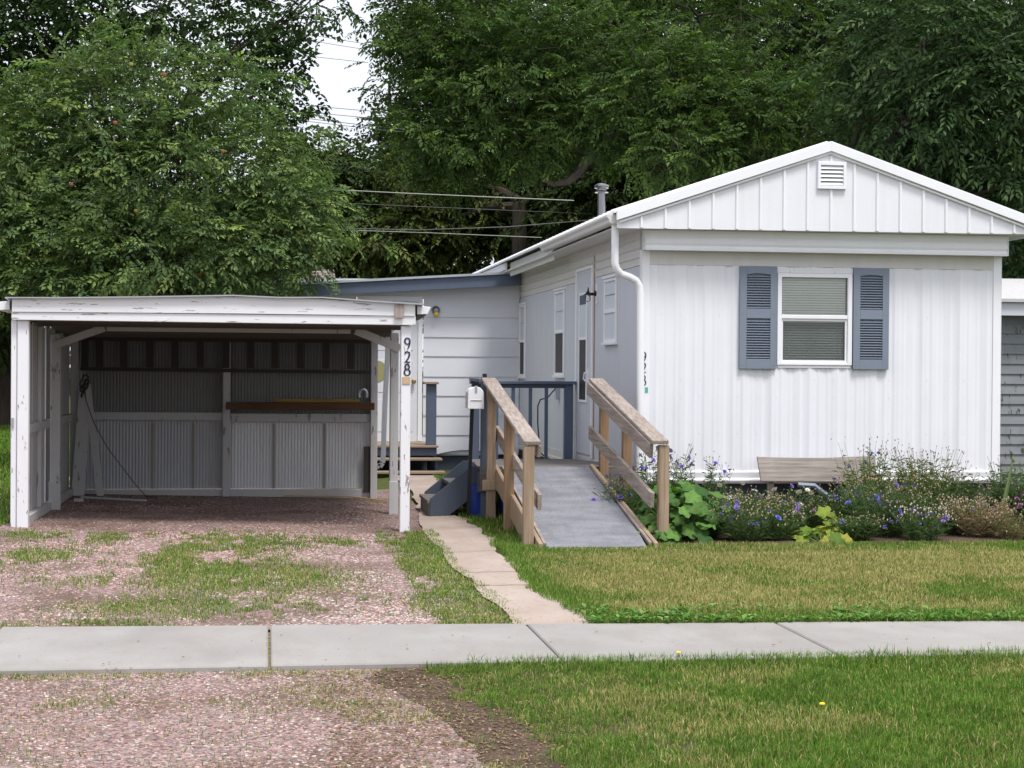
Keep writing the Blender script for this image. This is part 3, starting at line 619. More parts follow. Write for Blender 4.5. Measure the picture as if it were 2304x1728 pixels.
def side_window(y0, y1, z0, z1, zm):
    X = HX0; m = MB(); w_ = .035
    m.box(X-.03, y0, z0, X-.0045, y0+w_, z1); m.box(X-.03, y1-w_, z0, X-.0045, y1, z1); m.box(X-.03, y0+w_, z0, X-.0045, y1-w_, z0+w_); m.box(X-.03, y0+w_, z1-w_, X-.0045, y1-w_, z1); m.box(X-.032, y0+w_, zm-.02, X-.006, y1-w_, zm+.02)
    m.box(X-.05, y0-.02, z0-.03, X-.0045, y1+.02, z0-.001); m.box(X-.045, y0-.01, z1+.001, X-.0045, y1+.01, z1+.03)
    f = m.build('side_window', M_trim, home, .003)
    m = MB(); m.box(X-.012, y0+w_+.001, zm+.0205, X-.0048, y1-w_-.001, z1-w_-.001); m.build('upper_reflecting_pane', M_refl, f)  # flat pale colour stands in for a reflection in the glass
    m = MB(); m.box(X-.014, y0+w_+.001, z0+w_+.001, X-.005, y1-w_-.001, zm-.0205); m.build('dark_pane', M_dglass if zm > 1.8 and z0 < 1.5 else M_refl, f)
    m = MB(); m.box(X-.016, y0+w_+.002, (zm+z1)/2-.005, X-.0125, y1-w_-.002, (zm+z1)/2+.005); m.build('sash_bar', M_galv, f)
side_window(24.95, 25.50, 1.38, 2.43, 1.90); side_window(21.60, 22.30, 1.41, 2.50, 1.97); side_window(18.30, 18.96, 1.79, 2.49, 2.13)
# side door
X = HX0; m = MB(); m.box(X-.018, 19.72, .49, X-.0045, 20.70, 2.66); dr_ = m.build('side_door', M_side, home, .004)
m = MB(); m.box(X-.028, 20.7005, .46, X-.0045, 20.76, 2.70); m.box(X-.028, 19.66, .46, X-.0045, 19.7195, 2.70); m.box(X-.03, 19.7195, 2.661, X-.0045, 20.7005, 2.70); m.build('door_frame', M_trim, dr_, .003)
m = MB()
for (a, b_, c_, d) in ((19.98, 1.10, 20.02, 2.40), (20.46, 1.10, 20.50, 2.40), (20.02, 1.10, 20.46, 1.13), (20.02, 1.84, 20.46, 1.87), (20.02, 2.37, 20.46, 2.40)): m.box(X-.032, a, b_, X-.0185, c_, d)
m.build('door_glass_frame', M_trim, dr_, .002)
m = MB(); m.box(X-.026, 20.021, 1.131, X-.0187, 20.459, 1.839); m.build('dark_pane', M_dglass, dr_); m = MB(); m.box(X-.026, 20.021, 1.871, X-.0187, 20.459, 2.369); m.build('reflecting_pane', M_refl, dr_)
m = MB(); m.box(X-.030, 20.022, 2.26, X-.0262, 20.458, 2.368); m.build('window_tint', M_blue, dr_)
m = MB(); m.box(X-.05, 19.80, 1.30, X-.0185, 19.83, 1.50); m.tube([(X-.02, 19.82, 1.46), (X-.08, 19.83, 1.45), (X-.085, 19.86, 1.38), (X-.03, 19.85, 1.32)], .010, 6); m.build('door_handle', M_trim, dr_)
m = MB(); m.box(X-.012, 19.60, .46, X-.0045, 19.64, 2.82); m.build('rusty_strip', paint('rust_stain_metal', (.36,.22,.15), (.2,.12,.08), .5, .7), home)
# black porch lantern beside the door
pl = MB(); X = HX0; pl.box(X-.02, 19.42, 2.24, X-.0045, 19.50, 2.47); lo = pl.build('porch_light', M_trim, home, .003)
m = MB(); m.tube([(X-.02, 19.46, 2.36), (X-.05, 19.46, 2.35), (X-.11, 19.46, 2.35)], [.042, .016, .018], 8); m.tube([(X-.11, 19.46, 2.43), (X-.113, 19.46, 2.385), (X-.115, 19.46, 2.355), (X-.115, 19.46, 2.34)], [.004, .012, .03, .052], 10); m.build('lamp_arm', M_black, lo)
m = MB(); m.lathe((X-.115, 19.46, 2.26), [(.008, 0), (.03, .012), (.034, .04), (.025, .078)], 10); m.build('lamp_globe', M_glass, lo, smooth=True)
# stove pipe
m = MB(); m.tube([(4.32, 22.3, 3.2), (4.32, 22.3, 3.86)], .05, 20); cp = m.build('stove_pipe', M_steel, home, smooth=True)
m = MB(); m.lathe((4.32, 22.3, 3.80), [(.085, 0), (.092, .006), (.08, .015), (.062, .03), (.062, .05), (.095, .06), (.097, .072), (.085, .080), (.097, .092), (.098, .10), (.055, .12), (.01, .128)], 20); m.build('pipe_cap', M_steel, cp, smooth=True)
# digits on the corner trim, mostly behind the downspout
def ribbon(m, pts, wd, y, nrm=-1):
    n = len(pts); vs = []
    for i, p in enumerate(pts):
        a = pts[max(i-1, 0)]; b_ = pts[min(i+1, n-1)]; dx_, dz = b_[0]-a[0], b_[1]-a[1]; L = math.hypot(dx_, dz) or 1; w_ = (wd[i] if isinstance(wd, list) else wd)/2
        ox, oz = -dz/L*w_, dx_/L*w_
        vs += [(p[0]+ox, y, p[1]+oz), (p[0]-ox, y, p[1]-oz), (p[0]-ox, y+.004, p[1]-oz), (p[0]+ox, y+.004, p[1]+oz)]
    fs = []
    for i in range(n-1):
        for j in range(4): fs.append((4*i+j, 4*i+(j+1) % 4, 4*i+4+(j+1) % 4, 4*i+4+j))
    fs += [(0,1,2,3), (4*n-1, 4*n-2, 4*n-3, 4*n-4)]; m.add(vs, fs)
def digit(ch, cx, cz, h, y, t):
    m = MB(); w_ = h*.52; th = np.linspace(0, 2*np.pi, 15)
    if ch == '9':
        ribbon(m, [(cx+w_*.42*math.sin(a), cz+h*.22+h*.26*math.cos(a)) for a in th], [t*(.7+.5*abs(math.sin(a))) for a in th], y)
        ribbon(m, [(cx+w_*.42, cz+h*.22), (cx+w_*.40, cz), (cx+w_*.25, cz-h*.25), (cx-w_*.0, cz-h*.5)], [t, t*1.1, t, t*.4], y+.0005)
    if ch == '2':
        ribbon(m, [(cx-w_*.42, cz+h*.25), (cx-w_*.3, cz+h*.42), (cx, cz+h*.48), (cx+w_*.3, cz+h*.40), (cx+w_*.38, cz+h*.2), (cx+w_*.15, cz-h*.1), (cx-w_*.2, cz-h*.35), (cx-w_*.45, cz-h*.44)], [t*.8, t, t, t*1.2, t*1.3, t, t*.8, t*.8], y)
        ribbon(m, [(cx-w_*.45, cz-h*.44), (cx-w_*.15, cz-h*.36), (cx+w_*.15, cz-h*.46), (cx+w_*.48, cz-h*.38)], [t*.7, t*1.1, t*1.2, t*.6], y+.0005)
    if ch == '8':
        ribbon(m, [(cx+w_*.34*math.sin(a), cz+h*.25+h*.23*math.cos(a)) for a in th], [t*(.7+.5*abs(math.sin(a))) for a in th], y)
        ribbon(m, [(cx+w_*.46*math.sin(a), cz-h*.22+h*.27*math.cos(a)) for a in th], [t*(.7+.5*abs(math.sin(a))) for a in th], y+.0005)
    return m
for ch, z in (('9', 1.62), ('2', 1.51), ('8', 1.385)): digit(ch, 3.752, z, .105, HY-.0225, .009).build('house_number', M_num, home)
m = MB(); m.box(3.770, HY-.0225, 1.262, 3.80, HY-.0185, 1.315); m.build('sticker', M_green, home)

# ------------------------------------------------------------------ rear addition with lap siding
S = .989
AY = 25.56; add = empty('house_addition', (0, 0, 0)); tag(add, 'white lap-sided addition with blue fascia at the back left of the mobile home', 'addition')
m = MB(); lines = [(z-1.49)*S+1.49 for z in (.205, .491, .783, 1.078, 1.365, 1.67, 1.956, 2.256, 2.543)]+[2.78]
for za, zb in zip(lines[:-1], lines[1:]):
    for (xa, xb) in (((-1.15, 1.30), (2.29, HX0-.014)) if za > .3 and zb < 2.6 else ((-1.15, HX0-.014),)):
        m.prism([(AY, za), (AY-.016, za), (AY-.016, za+.012), (AY-.002, zb), (AY, zb)], 'x', xa, xb)
m.build('lap_siding', M_lap, add)
m = MB(); m.box(-1.15, AY+.0005, .2, 1.2, AY+.06, 2.80); m.box(2.3, AY+.0005, .2, HX0-.014, AY+.06, 2.80); m.box(1.2, AY+.0005, 2.56, 2.3, AY+.06, 2.80)
m.box(-1.15, AY+.06, .2, -1.09, AY+4, 2.5); m.build('wall', M_lap, add)
m = MB(); m.box(-1.12, AY+.05, -.25, HX0+.08, AY+.07, .199); m.build('foundation_board', M_skirt, add)
m = MB(); zf = lambda x: 2.60+(2.862-2.60)*(x+.75)/(3.22+.75)
m.prism([(-1.3, zf(-1.3)-.17), (HX0-.03, zf(HX0-.03)-.17), (HX0-.03, zf(HX0-.03)), (-1.3, zf(-1.3))], 'y', AY-.3, AY-.27); m.build('blue_fascia', M_blue, add, .003)
m = MB(); m.prism([(-1.36, zf(-1.36)+.002), (HX0-.02, zf(HX0-.02)+.002), (HX0-.02, zf(HX0-.02)+.035), (-1.36, zf(-1.36)+.035)], 'y', AY-.34, AY+4); m.build('roof_sheet', M_galv, add)
m = MB(); m.prism([(-1.3, zf(-1.3)-.02), (HX0-.03, zf(HX0)-.02), (HX0-.03, zf(HX0)-.002), (-1.3, zf(-1.3)-.002)], 'y', AY-.2695, AY+.0); m.build('soffit', M_band, add)
dm = MB(); dm.box(1.31, AY-.03, .41, 1.385, AY-.0005, 2.55); dm.box(2.21, AY-.03, .41, 2.275, AY-.0005, 2.55); dm.box(1.385, AY-.03, 2.475, 2.21, AY-.0005, 2.55); df = dm.build('door_frame', M_trim, add, .004)
m = MB(); m.box(1.386, AY-.006, .43, 2.209, AY+.03, 2.474)
for z in (.55, 1.13, 1.75): 
    m.box(1.46, AY-.012, z, 1.76, AY-.0065, z+.48); m.box(1.84, AY-.012, z, 2.14, AY-.0065, z+.48)
m.build('door', M_lap, df, .006)
m = MB(); m.lathe((0, 0, 0), [(.012, 0), (.014, .03), (.034, .04), (.036, .06), (.02, .075)], 14)
kn = m.build('door_knob', M_brass, df, smooth=True); kn.rotation_euler = (rad(90), 0, 0); kn.location = (2.145, AY-.006, 1.293)
m = MB(); m.tube([(1.60, AY-.013, 1.44), (1.60, AY-.02, 1.44)], .16, 24); m.build('door_window', paint('olive_glass', (.32,.30,.14), (.2,.2,.1), .3, .3), df)
m = MB(); m.box(1.31, AY-.06, .385, 2.28, AY-.0, .409); m.build('door_sill', M_tread, df)
m = MB(); m.lathe((0, 0, 0), [(.06, 0), (.065, .02), (.05, .06), (.03, .08)], 16); wl = m.build('wall_light', M_steel, add, smooth=True); wl.rotation_euler = (rad(90), 0, 0); wl.location = (2.468, AY-.012, 2.35)
m = MB(); m.lathe((2.468, AY-.085, 2.245), [(.01, 0), (.032, .02), (.036, .05), (.03, .07)], 12); m.build('bulb', M_glassy, add, smooth=True)
m = MB(); m.tube([(2.45+.95*t, AY-.03, .20+.075*math.sin(math.pi*t)) for t in np.linspace(0, 1, 12)]+[(3.55, AY-.03, .22)], .009, 6)
tag(m.build('hose', M_black), 'thin black hose arching along the bottom of the lap-sided addition', 'hose')
# steps to that door
st = empty('door_steps', (2, 24, 0)); st.location = (0, 0, 0); tag(st, 'blue-gray wooden steps with a newel post up to the white door of the addition', 'steps')
for (z, y0, y1, xr) in ((.405, 24.28, 25.52, 2.40), (.235, 24.02, 24.32, 2.43), (.065, 23.76, 24.06, 2.45)):
    m = MB(); m.box(1.1, y0, z-.03, xr, y1, z); m.build('tread', M_tread, st, .004)
m = MB(); m.box(1.12, 24.34, .26, 2.38, 24.36, .374); m.build('riser', M_blue, st)
for xa in (1.12, 2.34):
    m = MB(); m.prism([(23.80, -.12), (24.1, -.12), (25.4, -.12), (25.4, .374), (24.4, .374), (24.4, .20), (24.12, .20), (24.12, .03), (23.80, .03)], 'x', xa, xa+.04); m.build('stringer', M_blue, st)
m = MB(); m.box(2.235, 24.36, .406, 2.375, 24.50, 1.265); m.build('newel_post', M_blue, st, .006); m = MB(); m.box(2.19, 24.30, 1.2655, 2.40, 24.55, 1.30); m.build('post_cap', M_tread, st, .006)

# ------------------------------------------------------------------ porch deck
dk = empty('porch_deck', (0, 0, 0)); tag(dk, 'weathered porch deck with blue railing posts in front of the side door', 'deck')
def dz(y): return .515-.115*(y-17.1)/3.7
def dl(y): return 2.10+.32*(y-17.1)/3.7
m = MB(); y = 17.12
while y < 20.72:
    z = dz(y); m.add([(dl(y), y, z-.03), (HX0-.03, y, z-.03), (HX0-.03, y+.13, dz(y+.13)-.03), (dl(y), y+.13, dz(y+.13)-.03), (dl(y), y, z), (HX0-.03, y, z), (HX0-.03, y+.13, dz(y+.13)), (dl(y), y+.13, dz(y+.13))],
        [(0,3,2,1),(4,5,6,7),(0,1,5,4),(1,2,6,5),(2,3,7,6),(3,0,4,7)]); y += .14
m.build('deck_boards', M_deckw, dk, .003)
m = MB(); m.box(2.10, 17.08, .27, HX0-.03, 17.118, dz(17.1)-.03); m.build('front_joist', M_deckw, dk, .003)
m = MB(); m.beam((2.09, 17.1, .36), (2.42, 20.8, .25), .035, .2); m.build('side_joist', M_skirt, dk)
m = MB(); m.box(2.12, 17.13, 0, 2.205, 17.22, 1.352); m.build('post', M_blue, dk, .005)
m = MB(); m.box(2.44, 20.64, 0, 2.53, 20.73, 1.305); m.build('post', M_blue, dk, .005)
m = MB(); m.box(3.57, 20.66, 0, 3.675, 20.75, 1.305); m.build('post', M_blue, dk, .005)
m = MB(); m.box(2.42, 20.62, 1.306, HX0-.03, 20.78, 1.345); m.box(2.45, 20.68, 1.26, 3.57, 20.72, 1.3055); m.build('top_rail', M_blue, dk, .005)
for x in (2.74, 2.94, 3.15, 3.345):
    m = MB(); m.box(x-.018, 20.66, dz(20.7), x+.022, 20.70, 1.2595); m.build('baluster', M_blue, dk, .003)
m = MB(); m.beam((2.16, 17.175, 1.3535+.018), (2.47, 20.68, 1.346+.018), .13, .035); m.build('side_rail', M_blue, dk, .004)
m = MB(); m.box(2.135, 17.16, 1.392, 2.175, 17.20, 1.44); m.build('bolt_cap', M_black, dk)
# side stairs with closed stringers
ss = empty('side_stairs', (0, 0, 0)); tag(ss, 'short blue-gray wooden stairs with worn treads at the left side of the deck', 'stairs')
poly = [(1.62, .0), (1.80, .0), (2.14, .27), (2.16, .50), (2.04, .515), (1.63, .185)]
for ya in (17.27, 18.22):
    m = MB(); m.prism([(x+.03*(ya-17.27), z) for x, z in poly], 'y', ya, ya+.04); m.build('stringer', M_skirt, ss, .004)
for (xa, xb, z) in ((1.60, 1.86, .165), (1.84, 2.10, .335)):
    m = MB(); m.box(xa, 17.3105, z-.035, xb, 18.2195, z); m.build('tread', M_deckw, ss, .004)
m = MB(); m.box(1.615, 17.3105, .0, 1.635, 18.2195, .1295); m.build('kick_board', M_deckw, ss)

# ------------------------------------------------------------------ wooden ramp
rp = empty('wheelchair_ramp', (0, 0, 0)); tag(rp, 'wooden ramp with gray surface and two weathered handrails leading up to the porch', 'ramp')
rz = lambda y: .03+(.515-.03)*(y-14.12)/(17.06-14.12)
m = MB(); m.add([(2.31, 14.45, rz(14.45)-.02), (3.16, 14.45, rz(14.45)-.02), (3.20, 17.07, rz(17.07)-.02), (2.345, 17.07, rz(17.07)-.02), (2.31, 14.45, rz(14.45)), (3.16, 14.45, rz(14.45)), (3.20, 17.07, rz(17.07)), (2.345, 17.07, rz(17.07))],
    [(0,3,2,1),(4,5,6,7),(0,1,5,4),(1,2,6,5),(2,3,7,6),(3,0,4,7)]); m.build('ramp_surface', M_ramp, rp, .004)
m = MB(); m.add([(2.295, 14.11, .0), (3.14, 14.12, .0), (3.16, 14.44, rz(14.44)-.02), (2.31, 14.44, rz(14.44)-.02), (2.295, 14.11, .022), (3.14, 14.12, .022), (3.16, 14.44, rz(14.44)), (2.31, 14.44, rz(14.44))],
    [(0,3,2,1),(4,5,6,7),(0,1,5,4),(1,2,6,5),(2,3,7,6),(3,0,4,7)]); m.build('ramp_lip', M_ramp, rp, .004)
for (xa, xb) in ((2.232, 2.27), (3.205, 3.243)):
    m = MB(); m.prism([(14.12, -.02), (14.12, .05), (17.06, .545), (17.06, .36), (15.2, 0.0), (15.0, -.02)], 'x', xa, xb); m.build('side_stringer', M_post, rp, .004)
for (xa, xb) in ((2.275, 2.306), (3.168, 3.2)):
    m = MB(); m.beam(((xa+xb)/2+.0, 14.16, rz(14.16)+.0), ((xa+xb)/2+.035, 17.05, rz(17.05)+.0), xb-xa-.004, .03); m.build('edge_board', M_cap, rp, .003)
m = MB(); m.box(2.10, 16.835, .30, 2.31, 16.87, .40); m.build('cross_block', M_post, rp, .003)
# handrails
for (x0, y0, x1, y1, zt0, zt1, side) in ((2.19, 14.31, 2.19, 17.15, .872, 1.385, -1), (3.345, 14.5, 3.30, 17.25, .872, 1.385, 1)):
    m = MB(); m.beam((x0+.01 if side < 0 else x0-.01, y0-.02, zt0), (x1+.0, y1, zt1), .145, .036, n=1); m.build('hand_rail', M_cap, rp, .006)
    xi = x0+.075*(-side)*1.0; xi1 = x1+.075*(-side)
    m = MB(); m.beam((xi, y0+.05, zt0-.075), (xi1, y1, zt1-.085), .036, .10 if side < 0 else .13); m.build('upper_rail', M_cap, rp, .004)
    m = MB(); m.beam((xi, y0-.01, .375), (xi1, y1-.1, .86), .036, .135); m.build('middle_rail', M_cap, rp, .004)
def zt(y, y0, y1): return .872+(1.385-.872)*(y-y0)/(y1-y0)-.03
for (x, y, M_) in ((2.175, 14.30, M_post), (2.22, 15.80, M_posto), (2.19, 16.86, M_post)):
    m = MB(); m.box(x-.044, y, -.05, x+.044, y+.088, zt(y, 14.31, 17.15)+.003); m.build('post', M_, rp, .005)
for (x, y, M_) in ((3.375, 14.50, M_post), (3.36, 15.95, M_posto), (3.345, 17.0, M_posto)):
    m = MB(); m.box(x-.044, y, -.05, x+.044, y+.088, zt(y, 14.5, 17.25)+.003); m.build('post', M_, rp, .005)

# mailbox hung on its thin post
mb = empty('mailbox', (0, 0, 0)); tag(mb, 'small white arched mailbox on a thin leaning post beside the deck stairs', 'mailbox')
m = MB(); m.beam((2.012, 17.02, 1.13), (1.985, 17.06, -.05), .035, .03, (0,1,0)); m.build('post', M_black, mb)
arch = [(1.953, 1.10), (2.103, 1.10)]+[(2.028+.073*math.cos(a), 1.235+.073*math.sin(a)) for a in np.linspace(0, math.pi, 12)]
m = MB(); m.prism(arch, 'y', 16.86, 17.10); m.build('body', M_trim, mb, .004)
arch2 = [(1.947, 1.095), (2.109, 1.095), (2.109, 1.11)]+[(2.028+.079*math.cos(a), 1.235+.079*math.sin(a)) for a in np.linspace(0, math.pi, 12)]+[(1.947, 1.11)]
m = MB(); m.prism(arch2, 'y', 16.835, 16.8595); m.build('door', M_peel, mb, .005)
m = MB(); m.box(2.018, 16.825, 1.262, 2.04, 16.8348, 1.32); m.box(1.975, 16.828, 1.177, 2.085, 16.8348, 1.185); m.build('latch', M_galv, mb, .002)
# bins under the ramp
for i, (x, y) in enumerate(((2.13, 17.32), (2.43, 17.3))):
    b = empty('recycling_bin', (x, y, 0)); tag(b, ('blue plastic bin under the deck, beside the dark mailbox post', 'blue plastic bin under the deck, between the first two ramp posts')[i], 'bin', 'blue bins under the porch deck')
    m = MB(); m.lathe((0, 0, 0), [(.09, 0), (.12, .28), (.125, .29)], 18); m.build('bin_body', M_bin, b, smooth=True); m = MB(); m.lathe((0, 0, 0), [(.134, .291), (.136, .315), (.10, .33)], 18); m.build('bin_rim', M_bin, b, smooth=True)
# outlet and cord on the side wall
ex = MB(); X = HX0; pts = [(X-.05, 22.0, 1.25), (X-.16, 22.0, 1.12), (X-.25, 22.0, 1.10), (X-.30, 21.9, 1.02), (X-.33, 21.7, .8), (X-.36, 21.4, .6), (X-.38, 21.3, .48), (X-.30, 21.3, .40), (X-.22, 21.2, .36)]
ex.tube(pts, .009, 6); tag(ex.build('extension_cord', M_black), 'dark cord hanging from the wall outlet behind the blue porch railing', 'cord')
m = MB(); m.box(X-.06, 21.95, 1.10, X-.0045, 22.06, 1.34); m.build('outlet_box', M_galv, home)

# ------------------------------------------------------------------ carport
cp_ = empty('carport', (0, 0, 0)); tag(cp_, 'open-fronted carport of peeling white boards with number 928 on its right post', 'carport')
roofz2 = lambda x: np.interp(x, [-2.35, -1.2, -.3, .5, 1.42], [2.085, 2.118, 2.136, 2.125, 2.083])
def post(x0, x1, y, z1, z0=None, M_=M_peel, d=.1): 
    m = MB(); zb = float(gz((x0+x1)/2, y))-.02 if z0 is None else z0; m.box(x0, y, zb, x1, y+d, z1); return m.build('post', M_, cp_, .006)
post(-2.205, -2.105, 15.93, 1.893); post(-2.262, -2.212, 15.955, 1.893); pn = post(1.222, 1.312, 15.93, 1.88)
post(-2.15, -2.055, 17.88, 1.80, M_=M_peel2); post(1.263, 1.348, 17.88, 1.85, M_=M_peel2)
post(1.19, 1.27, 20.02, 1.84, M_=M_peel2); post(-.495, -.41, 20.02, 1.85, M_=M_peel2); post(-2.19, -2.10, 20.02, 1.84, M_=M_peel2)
MB().box(-2.16, 17.862, -.0, -2.045, 17.8795, .33).build('post_splice', M_peel2, cp_, .004); MB().box(1.256, 17.862, -.04, 1.352, 17.8795, .32).build('post_splice', M_peel2, cp_, .004)
m = MB(); xs = [-2.245, -1.2, -.3, .5, 1.345]
up_ = [(x, roofz2(x)-.012) for x in xs]; lo_ = [(x, 1.972-.004*abs(x)) for x in reversed(xs)]; m.prism(up_+lo_, 'y', 15.872, 15.91); m.build('upper_fascia_board', M_peelx, cp_, .003)
m = MB(); m.prism([(-2.25, 1.893), (1.352, 1.884), (1.352, 1.968), (.5, 1.967), (-.3, 1.966), (-1.2, 1.966), (-2.25, 1.962)], 'y', 15.885, 15.925); m.build('lower_fascia_board', M_peelx, cp_, .004)
m = MB(); m.box(1.157, 15.85, 1.948, 1.238, 15.871, 2.07); m.build('cover_plate', wood('bare_block', (.3,.25,.22), (.42,.36,.32), 'z'), cp_, .003)
m = MB(); m.add([(-.93, 15.868, 1.885), (-.83, 15.868, 1.93), (-.90, 15.84, 1.90), (-.98, 15.87, 1.882)], [(0,1,2),(0,2,3)]); m.build('splinter', M_capx, cp_)
# roof sheet
m = MB(); xs = [-2.30, -1.8, -1.2, -.7, -.3, .1, .5, 1.0, 1.42]; n = len(xs)
vs = []
for y in (15.83, 17.2, 18.6, 20.35):
    for x in xs: vs.append((x, y, roofz2(x)-.011-.045*(y-15.83)+.006*math.sin(x*9+y)))
vs2 = [(a, b_, c_+.012) for a, b_, c_ in vs]; fs = []
for j in range(3):
    for i in range(n-1): a = j*n+i; fs.append((a, a+n, a+n+1, a+1)); a += 4*n; fs.append((a, a+1, a+n+1, a+n))
for i in range(n-1): fs.append((i, i+1, i+1+4*n, i+4*n)); k = 3*n+i; fs.append((k, k+4*n, k+1+4*n, k+1))
for j in range(3): fs.append((j*n, j*n+4*n, (j+1)*n+4*n, (j+1)*n)); k = j*n+n-1; fs.append((k, k+n, k+5*n, k+4*n))
m.add(vs+vs2, fs); m.build('roof_sheet', M_galv, cp_)
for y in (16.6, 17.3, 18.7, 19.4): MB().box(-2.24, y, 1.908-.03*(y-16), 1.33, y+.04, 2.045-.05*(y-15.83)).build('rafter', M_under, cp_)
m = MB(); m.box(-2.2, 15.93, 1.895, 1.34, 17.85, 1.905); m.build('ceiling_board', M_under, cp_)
m = MB(); m.box(-1.6, 17.86, 1.84, .85, 17.90, 1.895); m.build('middle_beam', M_peel2, cp_, .003)
m = MB(); m.beam((-2.12, 17.87, 1.69), (-1.62, 17.87, 1.875), .035, .075, (0,0,1)); m.build('brace', M_peel2, cp_, .003)
m = MB(); m.beam((1.36, 17.87, 1.69), (.90, 17.87, 1.875), .035, .085, (0,0,1)); m.build('brace', M_peel2, cp_, .003)
m = MB(); m.box(-2.2, 20.03, 1.84, 1.28, 20.12, 1.93); m.build('back_beam', M_dark, cp_, .003)
# eave boxes along both sides
for (xa, xb) in ((-2.42, -2.275), (1.368, 1.498)):
    m = MB(); yf = 15.95; s_ = 1 if xa > 0 else -1
    if s_ < 0: pr = [(xb, 1.985), (xa+.03, 1.978), (xa-.03, 2.045), (xb, 2.065)]
    else: pr = [(xa, 1.985), (xb-.03, 1.99), (xb, 2.055), (xa, 2.065)]
    m.prism(pr, 'y', yf, 20.3); m.build('eave_board', M_peel, cp_, .003)
m = MB(); m.prism([(1.36, 1.93), (1.37, 1.984), (1.46, 1.984), (1.40, 1.94)], 'y', 15.97, 20.3); m.build('eave_underside', M_under, cp_)
# back wall: corrugated sheets in two bays, rails and sill
cpf = lambda x: .0045*math.sin(x*2*math.pi/.036)
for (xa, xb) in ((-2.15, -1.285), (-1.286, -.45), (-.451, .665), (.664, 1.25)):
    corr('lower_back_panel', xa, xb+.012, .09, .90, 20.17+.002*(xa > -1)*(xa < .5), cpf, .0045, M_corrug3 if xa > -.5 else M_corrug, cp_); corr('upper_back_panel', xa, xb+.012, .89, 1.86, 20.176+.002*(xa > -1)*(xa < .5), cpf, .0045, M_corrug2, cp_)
M_seam = paint('rusty_seam', (.30,.27,.23), (.3,.18,.1), .7, .7)
for x in (-1.285, -.825, .085, .665): MB().box(x-.012, 20.155, .09, x+.012, 20.162, .84).build('panel_seam', M_seam, cp_)
M_x = (('panel_seam', paint('unused', (.42,.38,.33)), 0))
m = MB(); m.box(-2.1, 20.10, .875, -.496, 20.14, .965); m.build('back_rail', M_peel2, cp_, .003); m = MB(); m.box(-.409, 20.10, .86, 1.19, 20.14, .955); m.build('back_rail', M_peel2, cp_, .003)
m = MB(); m.box(-2.1, 20.09, -.03, -.496, 20.14, .085); m.build('back_sill', M_peel2, cp_, .003); m = MB(); m.box(-.409, 20.09, -.04, 1.19, 20.14, .085); m.build('back_sill', M_peel2, cp_, .003)
m = MB(); m.box(1.115, 20.06, .05, 1.188, 20.085, .58); m.build('dark_board', M_dark, cp_)
# left wall boards
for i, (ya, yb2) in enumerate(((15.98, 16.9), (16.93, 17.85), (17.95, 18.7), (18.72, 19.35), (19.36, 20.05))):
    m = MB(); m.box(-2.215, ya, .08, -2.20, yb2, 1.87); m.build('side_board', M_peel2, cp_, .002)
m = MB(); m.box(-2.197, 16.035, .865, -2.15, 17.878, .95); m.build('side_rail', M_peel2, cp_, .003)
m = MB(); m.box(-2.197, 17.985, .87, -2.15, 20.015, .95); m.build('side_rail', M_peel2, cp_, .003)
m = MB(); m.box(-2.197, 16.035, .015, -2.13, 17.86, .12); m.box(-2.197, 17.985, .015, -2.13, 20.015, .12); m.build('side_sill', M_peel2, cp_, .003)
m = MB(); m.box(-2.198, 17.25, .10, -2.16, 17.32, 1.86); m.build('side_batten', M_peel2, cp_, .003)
m = MB(); m.box(-2.255, 15.94, .93, -2.235, 15.9545, 1.02); m.build('post_hook', M_galv, cp_)
for ch, z in (('9', 1.715), ('2', 1.59), ('8', 1.475)): digit(ch, 1.279, z, .108, 15.923, .013).build('house_number', M_num, cp_)
m = MB(); m.box(1.234, 15.921, 1.342, 1.308, 15.9295, 1.41); m.build('name_plate', M_tan, cp_, .002)
# things stored in the carport
ld = empty('ladder', (0, 0, 0)); tag(ld, 'long dark wooden ladder hung sideways high on the carport back wall', 'ladder')
for (a, b_) in ((1.83, 1.80),): 
    m = MB(); m.beam((-2.08, 20.0, 1.80), (1.18, 20.0, 1.80), .03, .055, (0,0,1)); m.build('side_rail', M_dark, ld)
m = MB(); m.beam((-2.08, 20.0, 1.455), (1.185, 20.0, 1.44), .03, .04, (0,0,1)); m.build('side_rail', M_dark, ld)
for x in (-2.03, -1.87, -1.60, -1.31, -1.03, -.75, -.46, -.19, .09, .376, .669, .954):
    m = MB(); m.box(x-.04, 19.99, 1.475, x+.04, 20.01, 1.772); m.build('rung', M_dark, ld)
m = MB(); m.box(-.455, 19.86, 1.008, 1.225, 19.93, 1.09); tag(m.build('lumber_beam', M_lumber, None, .004), 'brown lumber beam lying on the carport back rail', 'lumber')
m = MB(); m.box(.086, 19.87, 1.091, 1.05, 19.92, 1.132); tag(m.build('lumber_board', M_lumbery, None, .004), 'yellowish board lying on top of the brown lumber beam', 'lumber')
m = MB(); m.tube([(1.095+.045*math.cos(a), 19.9, 1.18+.065*math.sin(a)) for a in np.linspace(-.5, math.pi+.5, 14)], .016, 8); tag(m.build('metal_hoop', M_galv), 'gray metal hoop at the right end of the stored lumber', 'hoop')
for (x0, z0, x1, z1, wd, lab) in ((-2.08, .02, -2.02, 1.20, .14, 'wide pale plank leaning upright in the carport back left corner'), (-1.83, .02, -2.0, 1.28, .075, 'narrow white plank leaning at a slant in the carport back left corner')):
    m = MB(); m.beam((x0, 19.82, z0), (x1, 19.98, z1), wd, .02, (0,1,0)); tag(m.build('plank', M_peel2), lab, 'plank')
